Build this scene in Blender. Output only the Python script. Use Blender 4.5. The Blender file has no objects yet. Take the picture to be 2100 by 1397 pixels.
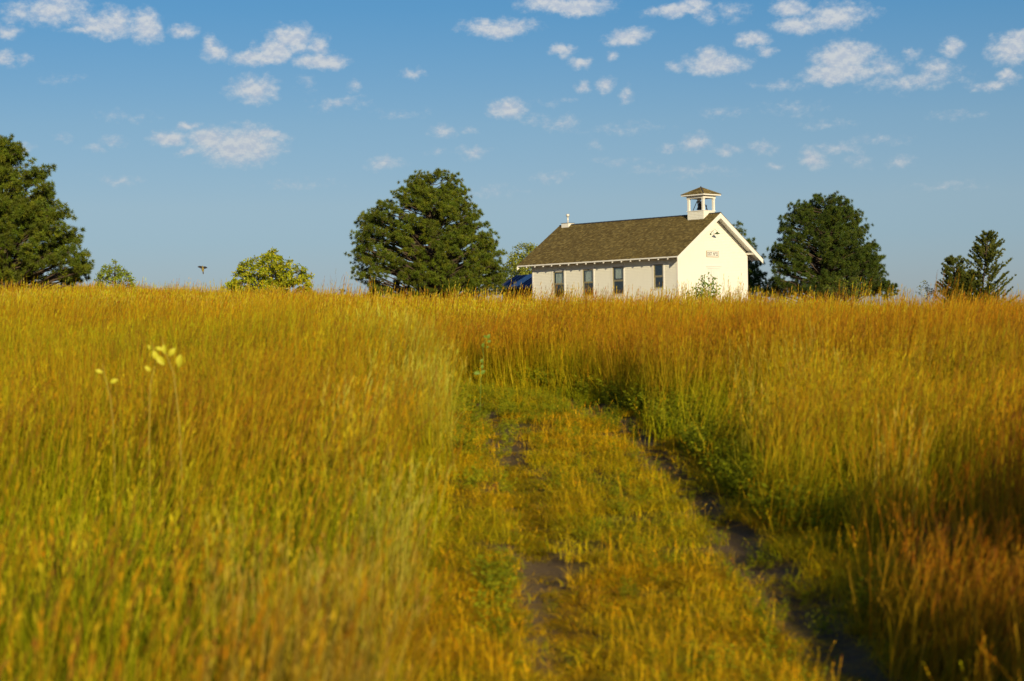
import bpy, math, random
import numpy as np
from mathutils import Vector, Matrix
random.seed(7); rng = np.random.default_rng(7)
scene = bpy.context.scene
col = scene.collection
R = math.radians

# ------------------------------------------------------------------ camera
EYE = 2.05; FPX = 4083.0; ROLL = -0.015; PITCH = math.atan((726 - 698.5) / FPX)
_R = Vector((1, 0, 0)); _F = Vector((0, math.cos(PITCH), math.sin(PITCH))); _U = Vector((0, -math.sin(PITCH), math.cos(PITCH)))
CR = _R * math.cos(ROLL) + _U * math.sin(ROLL)
CU = -_R * math.sin(ROLL) + _U * math.cos(ROLL)
cam = bpy.data.cameras.new('camera'); cam_o = bpy.data.objects.new('camera', cam); col.objects.link(cam_o)
cam.sensor_width = 36; cam.lens = 70; cam.clip_start = 0.1; cam.clip_end = 20000
cam_o.matrix_world = Matrix(((CR.x, CU.x, -_F.x, 0), (CR.y, CU.y, -_F.y, 0), (CR.z, CU.z, -_F.z, EYE), (0, 0, 0, 1)))
cam.dof.use_dof = True; cam.dof.focus_distance = 132; cam.dof.aperture_fstop = 2.6
scene.camera = cam_o

def ray(px, py):
    return (_F + CR * ((px - 1050) / FPX) + CU * ((698.5 - py) / FPX))
def at(px, py, Y):
    d = ray(px, py); d = d * (Y / d.y)
    return Vector((d.x, d.y, d.z + EYE))

# ------------------------------------------------------------------ world
SUN_EL, SUN_AZ = 14.0, 166.0           # azimuth clockwise from +Y
world = bpy.data.worlds.new('World'); scene.world = world; world.use_nodes = True
nt = world.node_tree; nt.nodes.clear()
class NG:
    def __init__(s, nt): s.nt = nt
    def n(s, t, **k):
        nd = s.nt.nodes.new(t)
        for a, b in k.items(): setattr(nd, a, b)
        return nd
    def put(s, nd, i, v):
        if v is None: return
        if isinstance(v, bpy.types.NodeSocket): s.nt.links.new(v, nd.inputs[i])
        else: nd.inputs[i].default_value = v
    def m(s, op, a, b=None, c=None, clamp=False):
        nd = s.n('ShaderNodeMath', operation=op, use_clamp=clamp)
        for i, v in enumerate((a, b, c)): s.put(nd, i, v)
        return nd.outputs[0]
    def vm(s, op, a, b=None, c=None):
        nd = s.n('ShaderNodeVectorMath', operation=op)
        for i, v in enumerate((a, b, c)): s.put(nd, i, v)
        return nd.outputs['Value'] if op in ('LENGTH', 'DOT_PRODUCT') else nd.outputs[0]
    def noise(s, vec, scale, detail=4, rough=.55, dist=0):
        nd = s.n('ShaderNodeTexNoise'); s.put(nd, 'Vector', vec); s.put(nd, 'Scale', scale)
        nd.inputs['Detail'].default_value = detail; nd.inputs['Roughness'].default_value = rough
        nd.inputs['Distortion'].default_value = dist
        return nd
    def mix(s, f, a, b, mode='MIX'):
        nd = s.n('ShaderNodeMix', data_type='RGBA', blend_type=mode)
        s.put(nd, 0, f); s.put(nd, 6, a); s.put(nd, 7, b)
        return nd.outputs[2]
    def ramp(s, f, stops):
        nd = s.n('ShaderNodeValToRGB'); s.put(nd, 0, f)
        el = nd.color_ramp.elements
        while len(el) < len(stops): el.new(.5)
        for e, (p, c) in zip(el, stops): e.position = p; e.color = (*c, 1)
        return nd.outputs[0]
    def mapr(s, v, a, b, c=0, d=1, smooth=False):
        nd = s.n('ShaderNodeMapRange', interpolation_type='SMOOTHSTEP' if smooth else 'LINEAR')
        s.put(nd, 0, v); s.put(nd, 1, a); s.put(nd, 2, b); s.put(nd, 3, c); s.put(nd, 4, d)
        return nd.outputs[0]
g = NG(nt)
sky = g.n('ShaderNodeTexSky', sky_type='NISHITA', sun_disc=False)
sky.sun_elevation = R(SUN_EL); sky.sun_rotation = R(SUN_AZ)
sky.altitude = 400; sky.air_density = 1.0; sky.dust_density = 0.6; sky.ozone_density = 2.5
tc = g.n('ShaderNodeTexCoord'); dirv = g.vm('NORMALIZE', tc.outputs['Generated'])
sep = g.n('ShaderNodeSeparateXYZ'); g.put(sep, 0, dirv)
az = g.m('ARCTAN2', sep.outputs[0], sep.outputs[1]); el = g.m('ARCSINE', sep.outputs[2])
# clear air: deeper blue with height above the horizon
SKY_T = g.ramp(g.mapr(el, 0.0, 0.5), [(0.0, (.48, .49, .74)), (.06, (.52, .56, .79)), (.115, (.54, .60, .78)), (.15, (.59, .625, .755)), (.23, (.54, .635, .745)), (.346, (.35, .60, .77)), (.6, (.28, .52, .75)), (1, (.26, .48, .74))])
skyc = g.mix(1.0, sky.outputs[0], SKY_T, 'MULTIPLY')
# clouds: low cumulus, placed by direction (azimuth, elevation)
CL = [(40,20,34,26,.5),(115,20,62,30,.7),(15,65,32,13,.6),(5,118,22,17,.6),(50,120,22,9,.35),(215,52,62,20,.85),(240,35,34,22,.7),(300,50,30,28,.9),(165,66,34,9,.6),
(378,68,30,13,.6),(440,108,28,18,.75),(432,96,14,20,.6),(530,118,56,14,.9),(600,80,42,24,.9),(565,105,40,22,.9),(658,126,46,15,.95),(655,98,24,24,.6),
(520,185,46,28,.8),(725,182,17,14,.4),(695,215,60,15,.35),(630,170,26,20,.2),(848,151,24,11,.5),(1020,56,70,16,.85),(1000,45,20,10,.6),(1160,10,84,17,1.),
(1155,104,25,11,.8),(1192,125,20,11,.7),(1256,116,14,11,.55),(1290,76,40,17,.9),(1262,84,20,9,.6),(1395,22,64,14,.8),(1430,10,28,14,.8),(1455,35,18,18,.4),(1505,22,30,22,.35),
(1193,177,16,14,.6),(1238,176,20,13,.7),(1283,197,16,16,.5),(1465,132,58,18,.9),(1385,142,18,12,.55),(1455,116,28,17,.8),(1545,82,34,16,.85),(1570,107,22,11,.5),
(1640,50,50,18,.75),(1712,32,70,26,.75),(1620,12,34,17,.8),(1730,122,54,30,1.),(1725,150,66,20,1.),(1772,105,34,16,.6),(1815,140,30,22,.6),(1870,165,105,20,.5),(1925,145,44,22,.5),
(1600,175,66,11,.35),(1870,110,18,14,.45),(1950,95,22,20,.7),(2075,98,40,28,.85),(2095,80,30,20,.8),(2035,175,46,10,.6),(2070,157,22,15,.7),(1625,222,70,20,.22),
(1038,222,38,18,.75),(1145,250,40,16,.38),(1090,240,30,18,.22),(345,282,32,16,.8),(385,258,26,9,.65),(490,298,72,34,1.),(430,285,42,24,.95),(545,278,40,10,.75),(385,312,28,9,.5),
(135,288,22,11,.32),(235,292,28,12,.35),(195,306,24,9,.28),(50,305,24,14,.5),(240,370,56,12,.28),(910,273,30,12,.45),(960,268,22,9,.3),(790,330,42,16,.45),(970,313,36,14,.45),(895,315,24,10,.25),
(1430,290,32,18,.55),(1375,305,24,11,.35),(1495,308,34,11,.4),(1565,305,34,14,.4),(1668,324,28,22,.7),(1720,303,50,9,.45),(1590,342,18,10,.35),(1850,330,26,17,.4),(1765,328,34,18,.25),
(1135,365,40,12,.28),(1320,345,40,12,.24),(1220,295,24,17,.2)]
comb = g.n('ShaderNodeCombineXYZ'); g.put(comb, 0, az); g.put(comb, 1, el)
P0 = comb.outputs[0]
wn = g.noise(dirv, 42, 3, .6); wv = g.vm('SCALE', g.vm('SUBTRACT', wn.outputs['Color'], (.5, .5, .5)))
wv.node.inputs['Scale'].default_value = .010
wn2 = g.noise(dirv, 170, 3, .6); wv2 = g.vm('SCALE', g.vm('SUBTRACT', wn2.outputs['Color'], (.5, .5, .5)))
wv2.node.inputs['Scale'].default_value = .0045
P = g.vm('MULTIPLY', g.vm('ADD', g.vm('ADD', P0, wv), wv2), (1, 1, 0))
M = None
CL += [(1280,262,90,14,.22),(1480,232,70,12,.22),(820,232,60,12,.2),(1000,395,90,14,.2),(1420,350,90,14,.24),(1790,290,80,12,.24),(1960,235,60,12,.25),(600,375,90,12,.18),(1930,380,90,12,.2),(1700,255,60,10,.2),(250,240,70,12,.2),(120,165,60,12,.2),(1260,330,60,12,.22),(1150,205,50,10,.2)]
for (cx, cy, rx, ry, am) in CL:
    am = am * .86 + .14
    d = ray(cx, cy).normalized(); a_, e_ = math.atan2(d.x, d.y), math.asin(d.z)
    sx, sy = FPX / (rx * 1.65), FPX / (ry * 1.7)
    V = g.vm('MULTIPLY_ADD', P, (sx, sy, 0), (-a_ * sx, -e_ * sy, 0))
    v = g.m('MULTIPLY_ADD', g.vm('LENGTH', V), -am, am)
    M = v if M is None else g.m('MAXIMUM', M, v)
# the same kind of sky goes on outside the part in view
st = g.vm('MULTIPLY', dirv, (1, 1, 2.6))
big = g.noise(st, 7.5, 5, .6, .3).outputs[0]
far_cl = g.mapr(big, .56, .74, 0, .9)
outside = g.m('MAXIMUM', g.mapr(g.m('ABSOLUTE', az), .262, .30), g.mapr(el, .185, .215))
M = g.m('MAXIMUM', M, g.m('MULTIPLY', far_cl, outside))
fn = g.noise(g.vm('MULTIPLY', dirv, (1, 1, 1.5)), 210, 7, .62).outputs[0]
fn_up = g.noise(g.vm('MULTIPLY', g.vm('ADD', dirv, (0, 0, .0022)), (1, 1, 1.5)), 210, 3, .62).outputs[0]
dens = g.m('MULTIPLY_ADD', g.m('SUBTRACT', fn, .5), .85, g.m('MULTIPLY', M, 1.2))
dens = g.mapr(dens, .12, .88, 0, 1, True)
dens = g.m('MULTIPLY', dens, g.mapr(M, 0.0, .16, 0, 1, True))
dens = g.m('MULTIPLY', dens, g.mapr(el, -.005, .04))
hz = g.mapr(el, .04, .2)
cloudc = g.mix(hz, (4.6, 4.9, 5.3, 1), (6.3, 6.4, 6.5, 1))
cloudc = g.mix(g.mapr(g.m('SUBTRACT', fn, fn_up), -.12, .12), g.mix(1, cloudc, (.84, .88, .96, 1), 'MULTIPLY'), g.mix(1, cloudc, (1.08, 1.06, 1.02, 1), 'MULTIPLY'))  # lit tops and shaded undersides painted into the cloud colour
CLOUDMIX = .80
final = g.mix(g.m('MULTIPLY', dens, CLOUDMIX), skyc, cloudc)
bg = g.n('ShaderNodeBackground'); g.put(bg, 0, final); bg.inputs[1].default_value = 0.10
wo = g.n('ShaderNodeOutputWorld'); nt.links.new(bg.outputs[0], wo.inputs[0])

# ------------------------------------------------------------------ sun
sun = bpy.data.lights.new('sun', 'SUN'); sun.energy = 4.6; sun.angle = R(.5); sun.color = (1.0, .83, .52)
so = bpy.data.objects.new('sun', sun); col.objects.link(so)
sd = Vector((math.sin(R(SUN_AZ)) * math.cos(R(SUN_EL)), math.cos(R(SUN_AZ)) * math.cos(R(SUN_EL)), math.sin(R(SUN_EL))))
so.rotation_euler = sd.to_track_quat('Z', 'Y').to_euler()
vs = scene.view_settings; vs.view_transform = 'Standard'; vs.look = 'None'; vs.gamma = 1; vs.exposure = 0.12; vs.use_curve_mapping = False
scene.render.engine = 'CYCLES'
scene.cycles.max_bounces = 5; scene.cycles.diffuse_bounces = 2; scene.cycles.transmission_bounces = 3; scene.cycles.glossy_bounces = 2

# ------------------------------------------------------------------ helpers
def tag(o, label=None, cat=None, group=None, kind=None):
    if label: o['label'] = label
    if cat: o['category'] = cat
    if group: o['group'] = group
    if kind: o['kind'] = kind
    return o
def empty(name, loc, rz=0):
    o = bpy.data.objects.new(name, None); o.location = loc; o.rotation_euler = (0, 0, rz)
    o.empty_display_size = .2; col.objects.link(o); return o
class MB:
    def __init__(s): s.v = []; s.f = []; s.c = []; s.cur = (1, 1, 1)
    def quad(s, *pts):
        i = len(s.v); s.v += [tuple(p) for p in pts]; s.f.append(tuple(range(i, i + len(pts)))); s.c.append(s.cur)
    def hexa(s, p):           # 8 pts: bottom 4 ccw, top 4 ccw
        i = len(s.v); s.v += [tuple(q) for q in p]
        for q in ((3, 2, 1, 0), (4, 5, 6, 7), (0, 1, 5, 4), (1, 2, 6, 5), (2, 3, 7, 6), (3, 0, 4, 7)):
            s.f.append(tuple(i + k for k in q)); s.c.append(s.cur)
    def box(s, x0, x1, y0, y1, z0, z1):
        s.hexa([(x0, y0, z0), (x1, y0, z0), (x1, y1, z0), (x0, y1, z0), (x0, y0, z1), (x1, y0, z1), (x1, y1, z1), (x0, y1, z1)])
    def beam(s, a, b, w, h, up=(0, 0, 1)):
        a = Vector(a); b = Vector(b); d = (b - a).normalized(); u = Vector(up); sdv = d.cross(u)
        sdv = sdv.normalized() if sdv.length > 1e-4 else Vector((1, 0, 0)); u = sdv.cross(d).normalized()
        q = []
        for c in (-1, 1):
            for (p, e) in ((a, 1), (b, 1)): pass
        s.hexa([a - sdv*w/2 - u*h/2, a + sdv*w/2 - u*h/2, b + sdv*w/2 - u*h/2, b - sdv*w/2 - u*h/2,
                a - sdv*w/2 + u*h/2, a + sdv*w/2 + u*h/2, b + sdv*w/2 + u*h/2, b - sdv*w/2 + u*h/2])
    def tube(s, pts, rad, n=7, cap=True):
        pts = [Vector(p) for p in pts]; rings = []
        for i, p in enumerate(pts):
            d = (pts[min(i + 1, len(pts) - 1)] - pts[max(i - 1, 0)]).normalized()
            x = d.orthogonal().normalized() if i == 0 else (px_ - d * px_.dot(d)).normalized()
            px_ = x; y = d.cross(x); r = rad[i] if hasattr(rad, '__len__') else rad
            k = len(s.v); rings.append(k)
            for j in range(n):
                a = 2 * math.pi * j / n; s.v.append(tuple(p + x * math.cos(a) * r + y * math.sin(a) * r))
        for a, b in zip(rings, rings[1:]):
            for j in range(n):
                s.f.append((a + j, a + (j + 1) % n, b + (j + 1) % n, b + j)); s.c.append(s.cur)
        if cap:
            s.f.append(tuple(rings[0] + j for j in reversed(range(n)))); s.c.append(s.cur)
            s.f.append(tuple(rings[-1] + j for j in range(n))); s.c.append(s.cur)
    def lathe(s, prof, o=(0, 0, 0), n=16):
        s.tube_prof = None; rings = []
        for r, z in prof:
            k = len(s.v); rings.append(k)
            for j in range(n):
                a = 2 * math.pi * j / n; s.v.append((o[0] + r * math.cos(a), o[1] + r * math.sin(a), o[2] + z))
        for a, b in zip(rings, rings[1:]):
            for j in range(n):
                s.f.append((a + j, a + (j + 1) % n, b + (j + 1) % n, b + j)); s.c.append(s.cur)
    def build(s, name, mat, parent=None, smooth=False, colors=False):
        me = bpy.data.meshes.new(name); me.from_pydata(s.v, [], s.f); me.materials.append(mat)
        if colors: set_facecol(me, np.array(s.c, dtype=np.float32))
        if smooth: me.polygons.foreach_set('use_smooth', [True] * len(me.polygons))
        o = bpy.data.objects.new(name, me); col.objects.link(o)
        if parent: o.parent = parent
        return o
def set_facecol(me, fc):
    n = len(me.polygons); lt = np.zeros(n, dtype=np.int32); me.polygons.foreach_get('loop_total', lt)
    at_ = me.color_attributes.new('tone', 'FLOAT_COLOR', 'CORNER')
    a = np.ones((len(me.loops), 4), dtype=np.float32); a[:, :3] = np.repeat(fc, lt, axis=0)
    at_.data.foreach_set('color', a.ravel())
def np_mesh(name, V, T, mat, fc=None):
    """V (n,3), T (m,3) triangles, fc (m,3) face colours"""
    me = bpy.data.meshes.new(name); me.vertices.add(len(V)); me.vertices.foreach_set('co', np.asarray(V, dtype=np.float32).ravel())
    m = len(T); me.loops.add(m * 3); me.loops.foreach_set('vertex_index', np.asarray(T, dtype=np.int32).ravel())
    me.polygons.add(m); me.polygons.foreach_set('loop_start', np.arange(0, 3 * m, 3, dtype=np.int32))
    me.update(calc_edges=True); me.validate(); me.materials.append(mat)
    if fc is not None: set_facecol(me, np.asarray(fc, dtype=np.float32))
    return me

def new_mat(name):
    m = bpy.data.materials.new(name); m.use_nodes = True; g = NG(m.node_tree)
    b = m.node_tree.nodes['Principled BSDF']; return m, g, b
def mat_plain(name, c, rough=.6, var=.12, scale=6, metal=0, bump=0, spec=.4):
    m, g, b = new_mat(name); tcn = g.n('ShaderNodeTexCoord')
    n = g.noise(tcn.outputs['Object'], scale, 6, .6)
    lo = tuple(x * (1 - var) for x in c); hi = tuple(min(1, x * (1 + var)) for x in c)
    g.put(b, 'Base Color', g.ramp(n.outputs[0], [(.3, lo), (.7, hi)]))
    b.inputs['Roughness'].default_value = rough; b.inputs['Metallic'].default_value = metal; b.inputs['Specular IOR Level'].default_value = spec
    if bump:
        bp = g.n('ShaderNodeBump'); bp.inputs['Strength'].default_value = bump; bp.inputs['Distance'].default_value = .02
        g.put(bp, 'Height', n.outputs[0]); g.put(b, 'Normal', bp.outputs[0])
    return m
def mat_tone(name, base=(1, 1, 1), rough=.8, translucent=0.0, inst=False, nscale=0, nvar=.2, spec=.2):
    """colour from the mesh's own per-piece 'tone' attribute, times a base colour"""
    m, g, b = new_mat(name)
    a = g.n('ShaderNodeAttribute', attribute_name='tone'); c = g.mix(1, a.outputs[0], (*base, 1), 'MULTIPLY')
    if inst:
        t = g.n('ShaderNodeAttribute', attribute_name='tint', attribute_type='INSTANCER'); c = g.mix(1, c, t.outputs[0], 'MULTIPLY')
    if nscale:
        tcn = g.n('ShaderNodeTexCoord'); n = g.noise(tcn.outputs['Object'], nscale, 5, .6)
        c = g.mix(1, c, g.ramp(n.outputs[0], [(.3, (1 - nvar,) * 3), (.7, (1 + nvar * .6,) * 3)]), 'MULTIPLY')
    g.put(b, 'Base Color', c); b.inputs['Roughness'].default_value = rough; b.inputs['Specular IOR Level'].default_value = spec
    if translucent:
        tr = g.n('ShaderNodeBsdfTranslucent'); g.put(tr, 0, c); mx = g.n('ShaderNodeMixShader'); mx.inputs[0].default_value = translucent
        m.node_tree.links.new(b.outputs[0], mx.inputs[1]); m.node_tree.links.new(tr.outputs[0], mx.inputs[2])
        m.node_tree.links.new(mx.outputs[0], m.node_tree.nodes['Material Output'].inputs[0])
    return m

# numpy value noise
_perm = np.random.default_rng(3).random((256, 256))
def vnoise(x, y, s=1.0):
    x = np.asarray(x) / s + 1000.37; y = np.asarray(y) / s + 1000.71
    xi = np.floor(x).astype(int); yi = np.floor(y).astype(int); fx = x - xi; fy = y - yi
    fx = fx * fx * (3 - 2 * fx); fy = fy * fy * (3 - 2 * fy)
    h = lambda i, j: _perm[i % 256, j % 256]
    return (h(xi, yi) * (1 - fx) + h(xi + 1, yi) * fx) * (1 - fy) + (h(xi, yi + 1) * (1 - fx) + h(xi + 1, yi + 1) * fx) * fy
def fbm(x, y, s): return (vnoise(x, y, s) + .5 * vnoise(x, y, s / 2.1) + .25 * vnoise(x, y, s / 4.3)) / 1.75

# ------------------------------------------------------------------ terrain
HY = [-400, -60, 0, 8, 12, 16, 23, 32, 50, 80, 105, 118, 130, 160, 200, 300, 600, 1500, 6000]
HZ = [-4, -2.3, -2.05, -1.98, -1.86, -1.56, -1.04, -.58, -.10, .62, 1.12, 1.46, 2.1, 2.2, 1.1, -2, -9, -14, -20]
TRK = [(.6, -40), (.75, -10), (.98, 4), (1.20, 11.6), (1.0, 17), (.80, 23), (.62, 27), (.20, 30.5), (-.9, 33.5), (-3, 35.6), (-8, 37.5), (-22, 40), (-60, 46)]
def hprof(y):
    from_ = np.interp(y, HY, HZ)
    return (from_ + np.interp(y - 3, HY, HZ) + np.interp(y + 3, HY, HZ)) / 3
_tp = []
for (a, b) in zip(TRK, TRK[1:]):
    n = max(2, int(math.hypot(a[0] - b[0], a[1] - b[1]) / .25))
    for k in range(n): _tp.append((a[0] + (b[0] - a[0]) * k / n, a[1] + (b[1] - a[1]) * k / n))
_tp = np.array(_tp)
for _ in range(14): _tp[1:-1] = (_tp[:-2] + _tp[1:-1] + _tp[2:]) / 3
_tt = np.gradient(_tp, axis=0); _tt /= np.linalg.norm(_tt, axis=1, keepdims=True)
def track_d(x, y):
    """signed distance to the track's centre line, positive on its right"""
    x = np.asarray(x, dtype=float).ravel(); y = np.asarray(y, dtype=float).ravel(); out = np.full(len(x), 50.0)
    m = np.where((np.abs(x) < 70) & (y > -45) & (y < 60))[0]
    for c in range(0, len(m), 4000):
        ii = m[c:c + 4000]; dx = x[ii, None] - _tp[None, :, 0]; dy = y[ii, None] - _tp[None, :, 1]
        k = np.argmin(dx * dx + dy * dy, axis=1); r = np.arange(len(ii)); dx = dx[r, k]; dy = dy[r, k]
        s = np.sign(dx * _tt[k, 1] - dy * _tt[k, 0]); out[ii] = s * np.hypot(dx, dy)
    return out
def ground_z(x, y, d=None):
    x = np.asarray(x, dtype=float); y = np.asarray(y, dtype=float)
    z = hprof(y) - .056 * np.clip(x, -70, 70) * np.clip(y / 110, 0, 1) * np.clip((400 - y) / 250, 0, 1) + EYE
    if d is None: d = track_d(x, y).reshape(x.shape)
    z = z + .10 * (vnoise(x, y, 5) - .5) + .05 * (vnoise(x, y, 1.1) - .5)
    near = np.clip((60 - y) / 20, 0, 1)
    z = z - near * (.12 * np.exp(-((np.abs(d) - .85) / .26) ** 2) + .07 * np.exp(-(d / 1.6) ** 4))
    return z
def gz(x, y): return float(ground_z(np.array([x]), np.array([y]))[0])

xs = np.concatenate([-np.geomspace(6000, 24, 30), np.arange(-22, -3, .5), np.arange(-3, 5, .1), np.arange(5, 22, .5), np.geomspace(24, 6000, 30)])
ys = np.concatenate([-np.geomspace(400, 8, 14), np.arange(-6, 8, .5), np.arange(8, 42, .12), np.arange(42, 180, 1.2), np.geomspace(182, 6000, 30)])
GX, GY = np.meshgrid(xs, ys); GD = track_d(GX, GY).reshape(GX.shape); GZ = ground_z(GX, GY, GD)
nx, ny = len(xs), len(ys)
gm = bpy.data.meshes.new('ground'); idx = np.arange(nx * ny).reshape(ny, nx)
F = np.stack([idx[:-1, :-1], idx[:-1, 1:], idx[1:, 1:], idx[1:, :-1]], -1).reshape(-1, 4)
V = np.stack([GX, GY, GZ], -1).reshape(-1, 3)
gm.vertices.add(len(V)); gm.vertices.foreach_set('co', V.astype(np.float32).ravel())
gm.loops.add(F.size); gm.loops.foreach_set('vertex_index', F.astype(np.int32).ravel()); gm.polygons.add(len(F)); gm.polygons.foreach_set('loop_start', np.arange(0, F.size, 4, dtype=np.int32))
gm.update(calc_edges=True); gm.polygons.foreach_set('use_smooth', np.ones(len(F), dtype=bool))
ga = gm.attributes.new('track', 'FLOAT', 'POINT'); ga.data.foreach_set('value', GD.astype(np.float32).ravel())
m_ground, g, b = new_mat('soil_and_thatch')
geo = g.n('ShaderNodeNewGeometry'); at_n = g.n('ShaderNodeAttribute', attribute_name='track'); pos = geo.outputs['Position']
n1 = g.noise(pos, 1.3, 6, .65); n2 = g.noise(pos, 14, 5, .6); n3 = g.noise(pos, 60, 3, .6)
thatch = g.ramp(n2.outputs[0], [(.3, (.09, .055, .012)), (.55, (.17, .115, .02)), (.75, (.25, .17, .035))])
green = g.ramp(n2.outputs[0], [(.3, (.06, .065, .008)), (.7, (.17, .155, .015))])
base = g.mix(g.mapr(n1.outputs[0], .42, .6), thatch, green)
dirt = g.ramp(n3.outputs[0], [(.3, (.13, .09, .05)), (.7, (.26, .18, .095))])
ad = g.m('ABSOLUTE', at_n.outputs['Fac'])
rut = g.mapr(g.m('ABSOLUTE', g.m('SUBTRACT', ad, .85)), .42, .16)
rut = g.m('MULTIPLY', rut, g.mapr(n1.outputs[0], .22, .36))
g.put(b, 'Base Color', g.mix(rut, base, dirt)); b.inputs['Roughness'].default_value = .95; b.inputs['Specular IOR Level'].default_value = .1
bp = g.n('ShaderNodeBump'); bp.inputs['Strength'].default_value = .8; bp.inputs['Distance'].default_value = .03; g.put(bp, 'Height', n3.outputs[0]); g.put(b, 'Normal', bp.outputs[0])
gm.materials.append(m_ground)
ground = bpy.data.objects.new('ground', gm); col.objects.link(ground); tag(ground, kind='structure')

# ------------------------------------------------------------------ schoolhouse
TH = .812; CX, CY = 11.159, 133.186; HL, HW = 13.94, 7.196; OV, RK = .817, .756
ZB = EYE + 2.2
def lz(h): return h + EYE - ZB
HE, HR = lz(6.348), lz(9.386); KS = (HR - HE) / (HW / 2 + OV); ANG = math.atan(KS)
house = empty('schoolhouse', (CX, CY, ZB), math.pi / 2 - TH)
tag(house, 'white clapboard one-room schoolhouse with brown shingle roof and open bell tower', 'schoolhouse')
def loc2w(p): return house_m @ Vector(p)
house_m = Matrix.Translation((CX, CY, ZB)) @ Matrix.Rotation(math.pi / 2 - TH, 4, 'Z')
def on_side(px, py):
    """local (s, z) where the pixel's ray meets the long wall (local x = 0)"""
    o = house_m.inverted() @ Vector((0, 0, EYE)); d = house_m.inverted().to_3x3() @ ray(px, py); k = -o.x / d.x; p = o + d * k; return p.y, p.z
def on_front(px, py, y0=0.0):
    o = house_m.inverted() @ Vector((0, 0, EYE)); d = house_m.inverted().to_3x3() @ ray(px, py); k = (y0 - o.y) / d.y; p = o + d * k; return p.x, p.z

def mat_paint(name, c, var=.06):
    m, g, b = new_mat(name); tcn = g.n('ShaderNodeTexCoord')
    mp = g.n('ShaderNodeMapping'); mp.inputs['Scale'].default_value = (1, 1, .35); g.put(mp, 0, tcn.outputs['Object'])
    n = g.noise(mp.outputs[0], 3.0, 8, .65); n2 = g.noise(tcn.outputs['Object'], 30, 4, .6)
    cc = g.ramp(n.outputs[0], [(.25, tuple(x * (1 - var * 2) for x in c)), (.6, c)])
    cc = g.mix(g.mapr(n2.outputs[0], .66, .74, 0, .35), cc, (.42, .38, .30, 1))
    g.put(b, 'Base Color', cc); b.inputs['Roughness'].default_value = .55; b.inputs['Specular IOR Level'].default_value = .3
    bp = g.n('ShaderNodeBump'); bp.inputs['Strength'].default_value = .15; bp.inputs['Distance'].default_value = .01; g.put(bp, 'Height', n2.outputs[0]); g.put(b, 'Normal', bp.outputs[0])
    return m
m_white = mat_paint('white_paint', (.86, .85, .76), .02)
m_trim = mat_paint('trim_paint', (.84, .82, .76), .03)
m_frame = mat_plain('window_frame_paint', (.30, .27, .17), .6, .15, 9)
m_shingle = mat_tone('wood_shingles', rough=.9, nscale=18, nvar=.12)
m_inner = mat_plain('interior_plaster', (.10, .09, .08), .9, .1, 2)
m_floor = mat_plain('interior_boards', (.09, .06, .04), .8, .1, 4)
m_glass, g, b = new_mat('window_glass')
b.inputs['Base Color'].default_value = (1, 1, 1, 1); b.inputs['Roughness'].default_value = .03; b.inputs['IOR'].default_value = 1.5
tr = g.n('ShaderNodeBsdfTransparent'); tr.inputs[0].default_value = (.82, .86, .86, 1); gl = g.n('ShaderNodeBsdfGlossy'); gl.inputs['Roughness'].default_value = .04
fr = g.n('ShaderNodeFresnel'); fr.inputs[0].default_value = 1.6; fx = g.m('MULTIPLY_ADD', fr.outputs[0], .35, .02, clamp=True)
mx = g.n('ShaderNodeMixShader'); g.put(mx, 0, fx); L_ = m_glass.node_tree.links
L_.new(tr.outputs[0], mx.inputs[1]); L_.new(gl.outputs[0], mx.inputs[2]); L_.new(mx.outputs[0], m_glass.node_tree.nodes['Material Output'].inputs[0])
m_curt = mat_plain('curtain_cloth', (.85, .86, .80), .9, .1, 10)
m_iron = mat_plain('dark_iron', (.035, .03, .028), .5, .2, 10, metal=.6)
m_bronze = mat_plain('bell_metal', (.05, .04, .025), .45, .25, 8, metal=.8)
m_galv = mat_plain('galvanised_metal', (.75, .73, .68), .45, .1, 10, metal=.25)
m_flash = mat_plain('ridge_flashing', (.10, .10, .10), .5, .2, 8, metal=.5)
m_green = mat_plain('green_enamel', (.035, .09, .02), .3, .1, 8)
m_black = mat_plain('sign_lettering_paint', (.03, .03, .03), .7, .1, 8)
m_wood = mat_plain('weathered_wood', (.34, .17, .05), .8, .25, 14, bump=.3)

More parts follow.
